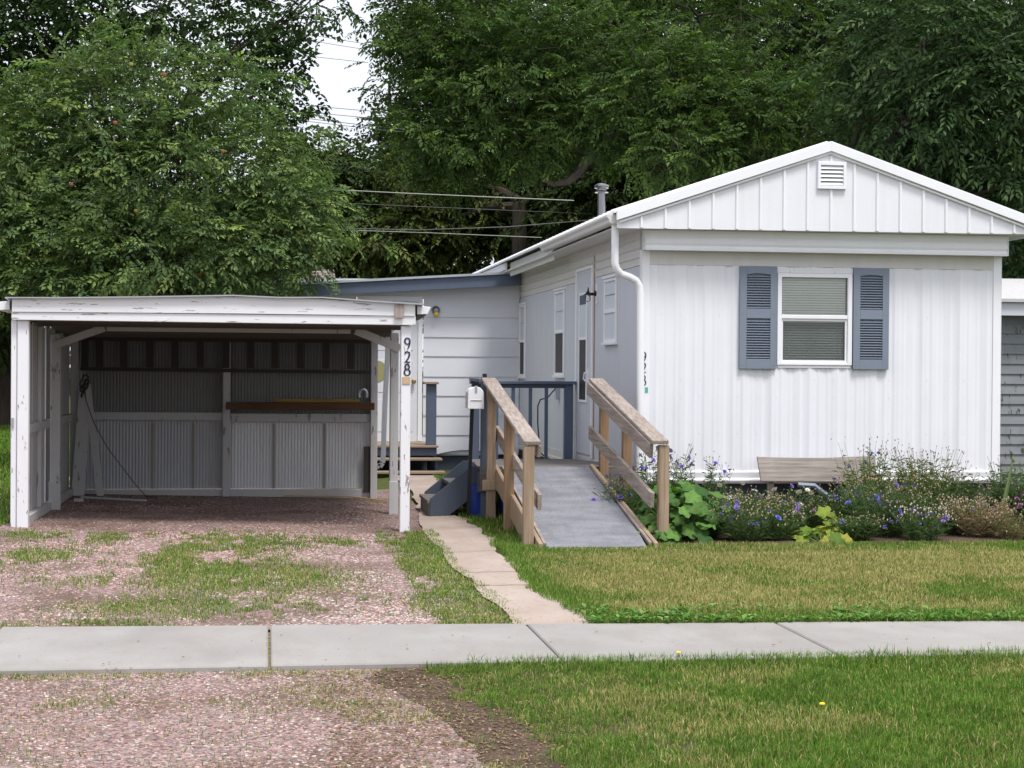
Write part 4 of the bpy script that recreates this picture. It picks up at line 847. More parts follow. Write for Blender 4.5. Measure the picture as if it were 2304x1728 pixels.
m = MB(); m.tube([(-2.02, 19.8, 1.33), (-1.99, 19.78, 1.1), (-1.90, 19.75, .85), (-1.75, 19.72, .58), (-1.60, 19.7, .38), (-1.43, 19.68, .16), (-1.32, 19.66, .04), (-1.2, 19.6, .035)], .006, 6); tag(m.build('rope', paint('dark_rope', (.12,.07,.05), (.05,.04,.03), .4)), 'brown rope hanging slack from the back left corner of the carport to the floor', 'rope')
m = MB(); m.tube([(-2.01+.038*math.cos(a*.9)+.01*math.sin(a*3), 19.75+.004*a, 1.34+.06*math.sin(a)-.008*a) for a in np.linspace(0, 19, 60)], .010, 6); tag(m.build('coiled_cable', M_dark), 'dark coil of cable hanging above the leaning planks', 'cable')
m = MB(); m.beam((-2.0, 19.4, .055), (-1.28, 19.0, .045), .035, .02); tag(m.build('stick', M_peel2), 'thin pale stick lying on the carport floor at the back left', 'stick')
m = MB(); m.box(-2.03, 18.95, .03, -1.93, 19.02, .07); tag(m.build('wood_block', M_peel2), 'small pale wood block on the floor beside the thin stick', 'block')
m = MB(); m.tube([(.2, 20.03, .02), (.6, 20.02, .012), (.92, 19.96, .012), (1.15, 19.7, .005), (1.35, 19.4, .0)], .007, 6); tag(m.build('yellow_cord', paint('yellow_cord', (.55,.36,.08), (.3,.2,.05), .3)), 'yellow cord lying along the foot of the carport back wall', 'cord')
m = MB(); pts = [(1.30, 18.8, 1.83), (1.295, 18.8, 1.6), (1.275, 18.8, 1.2), (1.262, 18.8, .8), (1.258, 18.8, .56), (1.25, 18.8, .46), (1.22, 18.8, .42), (1.19, 18.8, .43)]
for i in range(len(pts)-1): m.beam(pts[i], pts[i+1], .012, .055+.0*i, (1, 0, .02))
tag(m.build('metal_strip', M_galv), 'curved gray metal strip hanging from the carport roof beside its rear right post', 'strip')

# plank and bent spout at the foot of the front wall
m = MB(); nseg = 10; vs = []
for i in range(nseg+1):
    t = i/nseg; x = 4.895+t*1.235; s_ = -.018*math.sin(math.pi*t); vs += [(x+.03*(1-t)*1, 16.88, .378+s_*.2), (x, 16.93, .625+s_+.012*t), (x, 16.96, .625+s_+.012*t), (x+.03*(1-t), 16.91, .378+s_*.2)]
fs = [(0,1,2,3), (4*nseg+3, 4*nseg+2, 4*nseg+1, 4*nseg)]
for i in range(nseg):
    for j in range(4): fs.append((4*i+j, 4*i+(j+1) % 4, 4*i+4+(j+1) % 4, 4*i+4+j))
m.add(vs, fs); m.box(5.02, 16.95, .0, 5.08, 17.0, .40); m.box(5.95, 16.95, .0, 6.01, 17.0, .40)
tag(m.build('leaning_plank', M_capx, None, .004), 'weathered gray plank propped lengthwise against the foot of the front wall', 'plank')
m = MB(); m.tube([(5.30, 16.86, .345), (5.47, 16.85, .335), (5.55, 16.84, .27), (5.68, 16.82, .19)], .028, 4); tag(m.build('spout', M_shut, None, .003), 'bent blue-gray spout sticking out below the weathered plank', 'spout')

# ------------------------------------------------------------------ neighbours
sh = empty('neighbor_shed', (0, 0, 0)); tag(sh, 'gray weathered clapboard shed with white eave at the far right', 'shed')
m = MB(); z = .1; sy = 20.5
while z < 2.16:
    m.prism([(sy, z), (sy-.022, z), (sy-.02, z+.012), (sy-.002, z+.125), (sy, z+.125)], 'x', 8.55, 12.5); z += .125
m.build('clapboard', M_grayw, sh); m = MB(); m.box(8.55, sy+.0005, 0, 12.5, sy+4, 2.25); m.build('wall', M_grayw, sh)
m = MB(); m.box(8.4, sy-.28, 2.19, 12.6, sy-.24, 2.35); m.build('fascia', M_side, sh, .004)
m = MB(); m.prism([(sy-.33, 2.352), (sy-.33, 2.40), (sy+4.2, 2.9), (sy+4.2, 2.86)], 'x', 8.35, 12.6); m.build('roof', M_peel2, sh, .004)
m = MB(); m.box(8.45, sy-.2395, 2.251, 12.5, sy, 2.27); m.build('soffit', M_under, sh)
nb = empty('neighbor_house', (0, 0, 0)); tag(nb, 'house behind the trees with a brown shingle roof above the carport', 'house')
m = MB(); m.prism([(42, 3.25), (42, 3.29), (45, 4.02), (45, 3.95)], 'x', -2.4, 1.7); m.prism([(48, 3.25), (48, 3.29), (45, 4.02), (45, 3.95)], 'x', -2.4, 1.7); m.build('roof', M_shingle, nb)
m = MB(); m.prism([(42.2, 0), (42.2, 3.24), (45, 3.94), (47.8, 3.24), (47.8, 0)], 'x', -2.2, 1.5); m.build('wall', M_tanwall, nb)
m = MB(); m.box(-1.2, 42.15, 1.2, -.2, 42.199, 2.3); m.build('window', M_dglass, nb)
m = MB(); m.tube([(.75, 43, 3.4), (.75, 43, 3.72)], .05, 8); m.build('vent_pipe', M_galv, nb)
fh = empty('far_house', (0, 0, 0)); tag(fh, 'tan house wall glimpsed beyond the yard left of the carport', 'house')
m = MB(); m.box(-13.5, 44, 0, -8.1, 49, 2.0); m.build('wall', M_tanwall, fh); m = MB(); m.prism([(43.6, 2.0), (43.6, 2.06), (46.5, 3.2), (46.5, 3.1)], 'x', -14, -7.8); m.build('roof', M_shingle, fh)
m = MB(); m.box(-9.4, 43.95, .9, -8.9, 43.999, 1.5); m.build('window', M_dglass, fh)

# ------------------------------------------------------------------ trees
K = 2304/2212
def atv(x, y, Y): return at(x*K, y*K, Y)
def spray_template(k, length, leaf, wid, droop, r, spread=1.0):
    """k leaves along a drooping twig pointing +X; returns leaf verts (k,4,3) and shade (k,)"""
    t = (np.arange(k)+.6)/k; px = length*t; pz = -droop*length*t**2; side = np.where(np.arange(k) % 2 == 0, 1, -1)
    ang = side*(.55+.5*r.rand(k))*spread*(1-.6*(t > .92)); pitch = -.15-.9*droop*t+.5*(r.rand(k)-.5)
    d = np.stack([np.cos(ang)*np.cos(pitch), np.sin(ang)*np.cos(pitch), np.sin(pitch)], 1); rollv = .9*(r.rand(k)-.5)
    s = np.cross(d, [0, 0, 1.]); s /= np.linalg.norm(s, axis=1, keepdims=True); u = np.cross(s, d); s2 = s*np.cos(rollv)[:, None]+u*np.sin(rollv)[:, None]; u2 = np.cross(s2, d)
    S = leaf*(.7+.5*r.rand(k))[:, None]; W = wid*(.8+.4*r.rand(k))[:, None]; b = np.stack([px, 0*px, pz], 1)+d*S*.12
    bend = np.array([0, 0, -.18])*S
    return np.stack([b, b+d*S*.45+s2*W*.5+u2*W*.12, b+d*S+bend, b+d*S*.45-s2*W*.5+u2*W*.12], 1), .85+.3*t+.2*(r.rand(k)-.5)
def foliage(name, lobes, m, parent, leaf=.06, wid=.03, k=14, length=.35, droop=.4, pal=None, seed=0, sub=(6, .3), spread=1.0, tiplight=.35, outward=.5, flat=.5):
    r = np.random.RandomState(seed); T = [spray_template(k, length, leaf, wid, droop, r, spread) for _ in range(8)]
    allV = []; allC = []
    for (c, rad3, n) in lobes:
        c = np.array(c); rad3 = np.array(rad3); nc = max(1, n//sub[0])
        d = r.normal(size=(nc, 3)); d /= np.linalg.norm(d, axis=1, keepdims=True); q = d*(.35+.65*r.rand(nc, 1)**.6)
        cc = c+q*rad3; cb = .72+.5*r.rand(nc)
        P = np.repeat(cc, sub[0], 0)+r.normal(size=(nc*sub[0], 3))*sub[1]*np.array([1, 1, .6]); O = np.repeat(d, sub[0], 0)
        B = np.repeat(cb, sub[0]); M_ = len(P)
        th = r.rand(M_)*2*np.pi; D = np.stack([np.cos(th), np.sin(th), .5*(r.rand(M_)-.45)], 1)*(1-outward)+O*outward; D[:, 2] *= flat; D /= np.linalg.norm(D, axis=1, keepdims=True)+1e-9
        Sd = np.cross([0, 0, 1.], D)+r.normal(size=(M_, 3))*.5; Sd -= D*(Sd*D).sum(1, keepdims=True); Sd /= np.linalg.norm(Sd, axis=1, keepdims=True); U = np.cross(D, Sd)
        ti = r.randint(0, 8, M_); sc_ = (.75+.5*r.rand(M_))
        for j in range(8):
            w_ = np.where(ti == j)[0]
            if not len(w_): continue
            tv, sh_ = T[j]; R_ = np.stack([D[w_], Sd[w_], U[w_]], 1)
            V = np.einsum('kvi,mij->mkvj', tv, R_)*sc_[w_][:, None, None, None]+P[w_][:, None, None, :]
            base = pal[r.randint(0, len(pal), len(w_))]*B[w_][:, None]
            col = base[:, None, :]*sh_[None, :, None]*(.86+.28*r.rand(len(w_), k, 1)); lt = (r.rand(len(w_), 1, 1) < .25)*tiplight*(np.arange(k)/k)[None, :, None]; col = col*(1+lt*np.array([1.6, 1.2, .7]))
            allV.append(V.reshape(-1, 3)); allC.append(np.repeat(col.reshape(-1, 3), 4, 0))
    V = np.concatenate(allV); i = np.arange(len(V)//4)*4
    return npmesh(name, V, [np.stack([i, i+1, i+2], 1), np.stack([i, i+2, i+3], 1)], m, parent, np.concatenate(allC))
def limbs(name, base, fork, lobes, r0_, m, parent, seed=0, twigs=5, top=None):
    r = random.Random(seed); b = MB(); base = Vector(base); fork = Vector(fork)
    mid = (base+fork)/2+Vector((r.uniform(-.1, .1), r.uniform(-.1, .1), 0)); b.tube([base-Vector((0,0,.2)), base+Vector((0,0,.25)), mid, fork], [r0_*1.35, r0_*1.05, r0_*.9, r0_*.75], 12)
    for (c, rd, n) in lobes:
        c = Vector(c); L = (c-fork).length; a = fork+Vector((0, 0, r.uniform(-.3, .2)*r0_*3)); q = a+(c-a)*.5+Vector((r.uniform(-1, 1), r.uniform(-1, 1), r.uniform(.2, 1)))*L*.12
        b.tube([a, a+(q-a)*.5+Vector((0,0,L*.03)), q, c], [r0_*.5, r0_*.4, r0_*.26, r0_*.10], 8)
        for _ in range(twigs):
            t = Vector((c.x+r.uniform(-1, 1)*rd[0], c.y+r.uniform(-1, 1)*rd[1], c.z+r.uniform(-.8, .9)*rd[2])); s_ = q+(c-q)*r.random()
            b.tube([s_, (s_+t)/2+Vector((0, 0, .08*L)), t], [r0_*.14, r0_*.09, r0_*.03], 5)
    return b.build(name, m, parent, smooth=True)
def P3(v): return (v.x, v.y, v.z)
def lobesv(rows, pxr=None):   # (x, y, depth, rx, ry, rz, n) in photo-view units
    return [(P3(atv(x, y, D)), (rx, ry, rz), n) for (x, y, D, rx, ry, rz, n) in rows]

APPLE = np.array([[.072,.125,.045],[.09,.15,.05],[.06,.105,.045],[.11,.165,.06]])*np.array([1.25,1.15,1.1])
ap = empty('apple_tree', (0, 0, 0)); tag(ap, 'leafy apple tree with small reddish fruit rising behind the carport', 'tree')
lb = lobesv([(60,330,25,1.1,1.0,1.0,884),(230,230,25,1.1,1.0,.9,646),(400,210,25,1.0,1.0,.8,442),(120,520,24.5,1.2,1.2,.8,816),(320,380,24.6,1.2,1.3,1.0,884),(520,360,24.8,1.1,1.1,.85,714),
    (620,455,24.6,.75,.9,.5,561),(330,540,24,1.3,1.1,.7,816),(520,530,24.2,1.1,1.0,.6,510),(640,560,24.2,.3,.5,.3,40),(-60,430,25,.9,1.2,1.2,442),(200,620,24.3,1.6,1.0,.35,442),(230,120,25.3,.6,.8,.45,153),(-90,600,24.5,.9,.9,.6,272)])
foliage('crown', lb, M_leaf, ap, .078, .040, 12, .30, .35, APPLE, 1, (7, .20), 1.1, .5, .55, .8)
limbs('trunk', (-1.2, 24.8, 0), (-1.1, 24.8, 1.7), lb, .09, M_bark, ap, 3, 4)
APS = {k: paint('apple_skin', c, (.4,.3,.1), .4, .35, bumps=0) for k, c in ((1, (.26,.085,.045)), (0, (.26,.24,.06)))}
r = random.Random(5)
for (x, y) in ((282,136),(352,156),(395,586),(433,595),(300,459),(478,331),(592,710),(50,671),(112,680),(175,756),(262,816),(455,688),(255,263),(150,399),(417,671),(205,375)):
    p = atv(x+r.uniform(-6, 6), y+r.uniform(-6, 6), 23.25+.3*r.random()); m = MB(); m.lathe(P3(p), [(.006, -.028), (.024, -.02), (.032, 0), (.026, .02), (.008, .026)], 10)
    a = m.build('apple', APS[int(r.random() < .7)], ap, smooth=True)

COTT = np.array([[.035,.065,.02],[.045,.08,.024],[.03,.055,.02],[.06,.105,.03]])*0.9
ct = empty('cottonwood_tree', (0, 0, 0)); tag(ct, 'tall dark open-leaved tree above the apple tree, left of the sky gap', 'tree')
lb = lobesv([(60,40,36,2.0,2,1.3,1000),(-90,200,36,1.6,2,1.8,500),(230,-20,36,1.9,2,1.2,330),(420,20,36,1.8,1.8,1.1,190),(520,120,35.5,1.0,1.5,.9,95),(600,10,35.5,1.3,1.5,.8,110),(575,195,35.3,.75,1.3,.6,90),(645,135,35.3,.35,1,.35,20),(350,130,36,1.2,1.4,.9,60),(620,265,35.8,.45,.9,.3,70),
    (725,-15,35.5,.5,1,.25,18),(640,60,35.2,.75,1.2,.45,36),(700,45,35.2,.35,.8,.25,8),(120,-250,37,3,2.5,1.5,260),(480,-220,37,2.6,2.5,1.3,200),(40,300,37,1.2,1,1.0,200)])
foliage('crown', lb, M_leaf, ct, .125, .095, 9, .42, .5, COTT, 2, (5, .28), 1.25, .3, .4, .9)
limbs('trunk', (-3.2, 37, 0), (-2.9, 36.6, 5.2), lb, .14, M_bark, ct, 4, 4)

ELM = np.array([[.055,.105,.022],[.07,.135,.028],[.045,.09,.02],[.085,.16,.033]])*np.array([.88,.80,.95])
el = empty('elm_tree', (0, 0, 0)); tag(el, 'big spreading tree whose bright boughs hang over the mobile home roof', 'tree')
lb = lobesv([(975,140,33,1.15,1.5,1.1,450),(1000,70,33,1.6,1.7,1.1,495),(975,265,32.5,1.15,1.3,.9,450),(1130,170,32,1.5,1.5,1.0,570),(1100,300,32,1.2,1.2,.6,345),(915,340,33,.45,1,.45,110),(985,375,33,.75,1,.35,165),
    (1280,110,32,1.5,1.6,1.1,540),(1330,250,31,1.3,1.2,.7,390),(1440,180,30.5,1.5,1.4,.9,570),(1560,250,30,1.3,1.2,.7,495),(1690,260,30,1.1,1.1,.6,405),(1500,330,29.5,.9,.9,.4,225),(1600,180,31,1.5,1.3,.7,390),(1430,370,29.3,.35,.5,.22,45),
    (1200,0,34,2.4,2,1.2,630),(1500,20,34,2.4,2,1.2,630),(960,30,34,1.2,1.5,1.0,390),(862,100,34,.3,.8,.8,100),(862,225,34,.22,.6,.5,60),(850,20,34,.4,.8,.5,90),(1100,-200,35,3.5,3,1.6,630),(1600,-180,35,3.5,3,1.6,570),(950,-120,35,1.6,2,1,225),(1740,330,29.8,.5,.6,.2,50),(1265,330,33,.9,.8,.3,60),(1380,300,31.5,1.1,1,.5,180)])
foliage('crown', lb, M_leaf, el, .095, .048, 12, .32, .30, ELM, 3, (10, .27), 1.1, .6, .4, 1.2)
limbs('trunk', (11.6, 36.5, 0), (10.6, 35.5, 5.6), lb, .2, M_bark, el, 7, 4)
m = MB(); m.tube([P3(atv(x, y, 31.5)) for x, y in ((1330,290),(1300,318),(1268,345),(1248,375),(1228,392),(1195,398),(1170,388))], [.10,.10,.09,.08,.07,.05,.02], 8); m.tube([P3(atv(x, y, 31.35)) for x, y in ((1268,335),(1256,350),(1250,368),(1236,384))], [.015,.02,.02,.008], 6)
m.build('bare_limb', M_paleb, el, smooth=True)

ASH = np.array([[.045,.085,.03],[.06,.11,.04],[.035,.07,.025],[.08,.13,.055]])*0.8
sh2 = empty('ash_tree', (0, 0, 0)); tag(sh2, 'dark broad-leaved tree filling the upper right corner behind the gable', 'tree')
lb = lobesv([(2000,80,27,1.3,1.3,.9,390),(2130,200,26.5,1.3,1.2,1.0,450),(1980,260,27,1.0,1.1,.8,285),(2240,80,27,1.3,1.3,1.2,360),(2180,400,26.5,1.0,1,.8,285),(2040,350,27.5,1.1,1,.5,225),(2260,560,27,.8,1,1.0,225),(1900,150,28,1.0,1.2,.9,225),(2100,-60,27.5,2,1.6,.9,330),(2300,300,27,.9,1,1.2,240),(1900,300,28.5,.9,.9,.5,90)])
foliage('crown', lb, M_leaf, sh2, .13, .055, 11, .45, .6, ASH, 4, (6, .26), 1.0, .6, .5, .8)
limbs('trunk', (9.9, 28.5, 0), (9.7, 28.2, 3.4), lb, .22, M_bark, sh2, 8, 5)

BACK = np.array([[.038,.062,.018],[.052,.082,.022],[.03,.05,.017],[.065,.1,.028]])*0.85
OLIVE = np.array([[.06,.075,.022],[.08,.10,.028],[.05,.062,.022],[.07,.11,.03]])*1.1
def backtree(name, label, rows, pal, seed, base, fork, r0_, leaf=.16, wid=.095, k=14, length=.55, sub=(6, .38), grp='background trees'):
    t = empty(name, (0, 0, 0)); tag(t, label, 'tree', grp); l_ = lobesv(rows); foliage('crown', l_, M_leaf, t, leaf, wid, k, length, .6, pal, seed, sub, 1.1, .35, .4, .9)
    limbs('trunk', base, fork, l_, r0_, M_bark, t, seed, 4); return t
backtree('shade_tree', 'small bright round-topped tree at the foot of the sky gap', [(692,335,60,.5,1,.4,90),(665,410,60,1.3,1.5,1.0,272),(720,450,60,1.3,1.5,1.3,192)], np.array([[.10,.17,.045],[.13,.2,.06]]), 31, (1.2, 60, 0), (1.2, 60, 4), .2)
backtree('shade_tree', 'tree with a loose feathery edge on the right side of the sky gap', [(885,340,56,1.0,1.6,1.6,480),(880,450,56,2.0,1.8,1.6,480),(842,190,56,.2,1.0,.8,24),(940,90,56,1.1,1.6,1.6,288),(950,220,56,1.3,1.5,2,416),(815,290,56,.22,.8,.7,34)], BACK*1.25, 32, (4.6, 56, 0), (4.4, 56, 5), .3)
backtree('shade_tree', 'olive-green shaded tree with a thick bare trunk above the blue fascia', [(1000,420,50,2.2,1.8,1.2,792),(1160,430,50,2.0,1.8,1.3,720),(1060,530,50,2.6,1.5,.9,624),(1230,520,50,1.8,1.5,1.1,480),(880,520,50,1.9,1.5,1.0,552),(1240,380,50,1.2,1.2,1.2,360)], OLIVE, 33, tuple(atv(1122,830,47.6)), tuple(atv(1122,440,47.6)), .26)
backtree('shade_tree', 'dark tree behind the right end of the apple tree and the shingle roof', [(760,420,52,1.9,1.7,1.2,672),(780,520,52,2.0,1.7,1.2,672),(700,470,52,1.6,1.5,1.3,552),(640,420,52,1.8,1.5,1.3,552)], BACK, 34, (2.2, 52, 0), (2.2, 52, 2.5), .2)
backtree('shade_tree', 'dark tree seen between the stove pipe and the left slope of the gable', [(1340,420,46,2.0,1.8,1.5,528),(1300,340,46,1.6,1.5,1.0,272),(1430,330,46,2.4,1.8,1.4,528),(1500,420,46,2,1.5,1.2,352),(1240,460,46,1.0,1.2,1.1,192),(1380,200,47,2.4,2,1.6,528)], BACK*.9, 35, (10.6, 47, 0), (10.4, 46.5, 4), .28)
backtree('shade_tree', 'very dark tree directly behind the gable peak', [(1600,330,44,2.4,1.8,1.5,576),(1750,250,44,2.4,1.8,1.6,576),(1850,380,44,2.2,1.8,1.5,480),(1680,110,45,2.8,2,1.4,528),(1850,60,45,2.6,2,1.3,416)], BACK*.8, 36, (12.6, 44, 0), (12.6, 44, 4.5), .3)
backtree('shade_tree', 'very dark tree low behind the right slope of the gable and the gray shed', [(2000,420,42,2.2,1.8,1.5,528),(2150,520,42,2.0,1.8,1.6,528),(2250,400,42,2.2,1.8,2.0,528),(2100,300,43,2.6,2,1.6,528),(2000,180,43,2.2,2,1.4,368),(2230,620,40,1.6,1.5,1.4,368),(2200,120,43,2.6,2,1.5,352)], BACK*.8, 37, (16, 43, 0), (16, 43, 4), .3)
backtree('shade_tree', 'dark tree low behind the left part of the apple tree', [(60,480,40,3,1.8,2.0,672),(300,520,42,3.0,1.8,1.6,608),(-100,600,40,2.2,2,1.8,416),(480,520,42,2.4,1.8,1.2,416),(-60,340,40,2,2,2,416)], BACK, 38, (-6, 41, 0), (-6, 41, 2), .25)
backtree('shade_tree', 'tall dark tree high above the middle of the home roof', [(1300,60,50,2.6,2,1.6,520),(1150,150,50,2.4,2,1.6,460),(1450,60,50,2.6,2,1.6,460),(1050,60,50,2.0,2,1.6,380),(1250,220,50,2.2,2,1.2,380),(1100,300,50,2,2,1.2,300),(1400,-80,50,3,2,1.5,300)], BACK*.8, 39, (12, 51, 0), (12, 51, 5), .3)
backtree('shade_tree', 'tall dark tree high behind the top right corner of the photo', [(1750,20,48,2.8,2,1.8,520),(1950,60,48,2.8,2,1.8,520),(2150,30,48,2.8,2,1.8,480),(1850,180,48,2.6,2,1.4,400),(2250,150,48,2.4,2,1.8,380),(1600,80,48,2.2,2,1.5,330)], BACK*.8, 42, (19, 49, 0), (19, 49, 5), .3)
# far-off wood closing the horizon
xs_ = np.random.RandomState(40); rows = []
for i in range(26): rows.append(((-60+i*5.2+xs_.rand()*2, 82+8*xs_.rand(), 3.0), (4.5, 3, 3.4), 75))
fo = foliage('far_woods', rows, M_leaf, None, .5, .3, 8, 1.2, .5, BACK*.9, 41, (5, .8), 1.1, .2, .4, .9); tag(fo, 'far-off wood closing the horizon behind the yards', 'woods', kind='stuff')

# overhead wires
M_wire = paint('wire_gray', (.16,.16,.17), (.1,.1,.1), .1, .7, bumps=0)
def wire(x0, y0, x1, y1, Y, rad_, label, mat_=None):
    a = atv(x0, y0, Y); b_ = atv(x1, y1, Y); d = b_-a; a = a-d*.6; b_ = b_+d*.6; m = MB(); L = (b_-a).length
    m.tube([P3(a+(b_-a)*t+Vector((0, 0, -.004*L*4*t*(1-t)+.004*L*.86))) for t in np.linspace(0, 1, 10)], rad_, 5)
    tag(m.build('overhead_wire', mat_ or M_wire), label, 'wire', 'overhead wires')
wire(665, 228, 800, 240, 41, .008, 'topmost of the lower group of wires crossing the sky gap'); wire(665, 242, 800, 255, 41, .008, 'second wire of the lower group crossing the sky gap')
wire(680, 258, 830, 275, 41, .009, 'third wire of the lower group crossing the sky gap'); wire(680, 264, 830, 281, 41.2, .008, 'lowest of the wires crossing the sky gap')
wire(640, 70, 760, 90, 42, .007, 'faint topmost wire in the sky gap'); wire(655, 85, 770, 104, 42, .007, 'faint second wire from the top in the sky gap'); wire(660, 120, 745, 130, 42, .007, 'faint third wire from the top in the sky gap')
def wire2(pts, Y, rad_, label, mt):
    m = MB(); m.tube([P3(atv(x, y, Y)) for x, y in pts], rad_, 6); tag(m.build('overhead_wire', mt), label, 'wire', 'overhead wires')
M_pale = paint('pale_cable', (.30,.31,.26), (.2,.2,.2), .1, .5, bumps=0)
wire2([(560,396),(690,408),(870,417),(1050,425),(1240,433)], 29, .007, 'pale thick cable running left from the stove pipe over the blue roof', M_pale)
wire2([(560,488),(690,495),(930,503),(1170,513)], 30, .005, 'thin pale lower cable ending above the blue fascia', M_pale)
wire2([(560,490),(690,492),(900,497),(1100,490),(1280,475)], 30.5, .009, 'dark sagging cable rising to the foot of the stove pipe', M_black)
wire2([(600,434),(720,438),(900,446),(1280,462)], 31, .005, 'thin dark cable between the pale cable and the sagging dark one', M_black)

# ------------------------------------------------------------------ flower bed plants
def stems_mesh(x, y, n, h, spread, r, leafw=.008, nl=10, ll=.10, pal=None, tops=None):
    """wiry stems with narrow leaves; returns verts, faces, colours, tips"""
    V = []; F = []; Cc = []; tips = []
    for i in range(n):
        a = r.rand()*6.283; ra = spread*math.sqrt(r.rand()); bx, by = x+.45*ra*math.cos(a), y+.45*ra*math.sin(a); H = h*(.6+.5*r.rand()); tx, ty = x+ra*math.cos(a)*1.1+.04*r.normal(), y+ra*math.sin(a)*1.1
        pts = [np.array([bx+(tx-bx)*t**1.3, by+(ty-by)*t**1.3, H*t]) for t in (0, .35, .7, 1)]; c = pal[r.randint(len(pal))]*(.75+.5*r.rand()); w_ = .0028
        k0 = len(V)
        for j, p in enumerate(pts):
            ww = w_*(1.3-.8*j/3); V += [p+[ww, 0, 0], p+[-ww*.5, ww*.8, 0], p+[-ww*.5, -ww*.8, 0]]; Cc += [c]*3
        for j in range(3):
            for q in range(3): a0 = k0+j*3+q; a1 = k0+j*3+(q+1) % 3; F.append((a0, a1, a1+3)); F.append((a0, a1+3, a0+3))
        tips.append(pts[-1])
        for q in range(nl):
            t = .05+.85*r.rand(); p = pts[0]*(1-t)+pts[-1]*t; an = r.rand()*6.283; e = .3+.7*r.rand(); L = ll*(.5+r.rand())*(1.2-t*.7); d = np.array([math.cos(an)*math.cos(e), math.sin(an)*math.cos(e), math.sin(e)]); s = np.array([-math.sin(an), math.cos(an), 0]); cl = pal[r.randint(len(pal))]*(.7+.6*r.rand())
            k1 = len(V); V += [p, p+d*L*.5+s*leafw*.5, p+d*L-[0, 0, L*.25], p+d*L*.5-s*leafw*.5]; Cc += [cl]*4; F += [(k1, k1+1, k1+2), (k1, k1+2, k1+3)]
    return V, F, Cc, tips
BED = np.array([[.10,.17,.06],[.13,.20,.07],[.16,.21,.10],[.08,.14,.05]]); BED2 = np.array([[.13,.18,.05],[.20,.22,.07],[.10,.16,.045],[.25,.24,.09]])
def flower_mesh(kind, seed=0):
    r = np.random.RandomState(seed); V = []; F = []; Cc = []
    if kind == 'daisy':
        for q in range(11):
            a = q*2*math.pi/11; d = np.array([math.cos(a), math.sin(a), .15]); s = np.array([-math.sin(a), math.cos(a), 0]); k = len(V); V += [d*.004, d*.014+s*.004, d*.021, d*.014-s*.004]; Cc += [np.array([.8,.8,.85])]*4; F += [(k, k+1, k+2), (k, k+2, k+3)]
        k = len(V); V += [np.array([.006*math.cos(t), .006*math.sin(t), .004]) for t in np.linspace(0, 6.28, 7)[:-1]]; Cc += [np.array([.6,.45,.05])]*6; F += [(k, k+i, k+i+1) for i in range(1, 5)]
    else:
        c0 = {'blue': (.16,.16,.62), 'violet': (.26,.17,.60), 'thistle': (.36,.10,.42), 'pink': (.55,.30,.50)}[kind]
        for ring, (el_, n, L) in enumerate(((.25, 9, .021), (.75, 7, .017), (1.2, 4, .012))):
            for q in range(n):
                a = q*2*math.pi/n+ring*.4; d = np.array([math.cos(a)*math.cos(el_), math.sin(a)*math.cos(el_), math.sin(el_)]); s = np.array([-math.sin(a), math.cos(a), 0]); k = len(V); c = np.array(c0)*(.75+.5*r.rand())
                V += [d*.002, d*L*.8+s*.006, d*L, d*L*.8-s*.006]; Cc += [c]*4; F += [(k, k+1, k+2), (k, k+2, k+3)]
        k = len(V)
        for j, (rr, z) in enumerate(((.002, -.018), (.007, -.010), (.005, 0))): V += [np.array([rr*math.cos(t), rr*math.sin(t), z]) for t in np.linspace(0, 6.28, 6)[:-1]]; Cc += [np.array([.12,.16,.06])]*5
        for j in range(2):
            for i in range(5): a0 = k+j*5+i; a1 = k+j*5+(i+1) % 5; F += [(a0, a1, a1+5), (a0, a1+5, a0+5)]
    o = npmesh('flower', np.array(V), [np.array(F)], M_petal, None, np.array(Cc)); me = o.data; bpy.data.objects.remove(o); return me
FM = {k: flower_mesh(k) for k in ('daisy', 'blue', 'violet', 'thistle', 'pink')}
def ground_at(px, py): 
    v = at(px, py, 1.0); d = v-Vector((0, 0, CAM_H)); t = -CAM_H/d.z; return d*t+Vector((0, 0, CAM_H))
def put(px, Y):   # bed position below a photo column
    p = at(px, 1150, Y); return p.x, Y
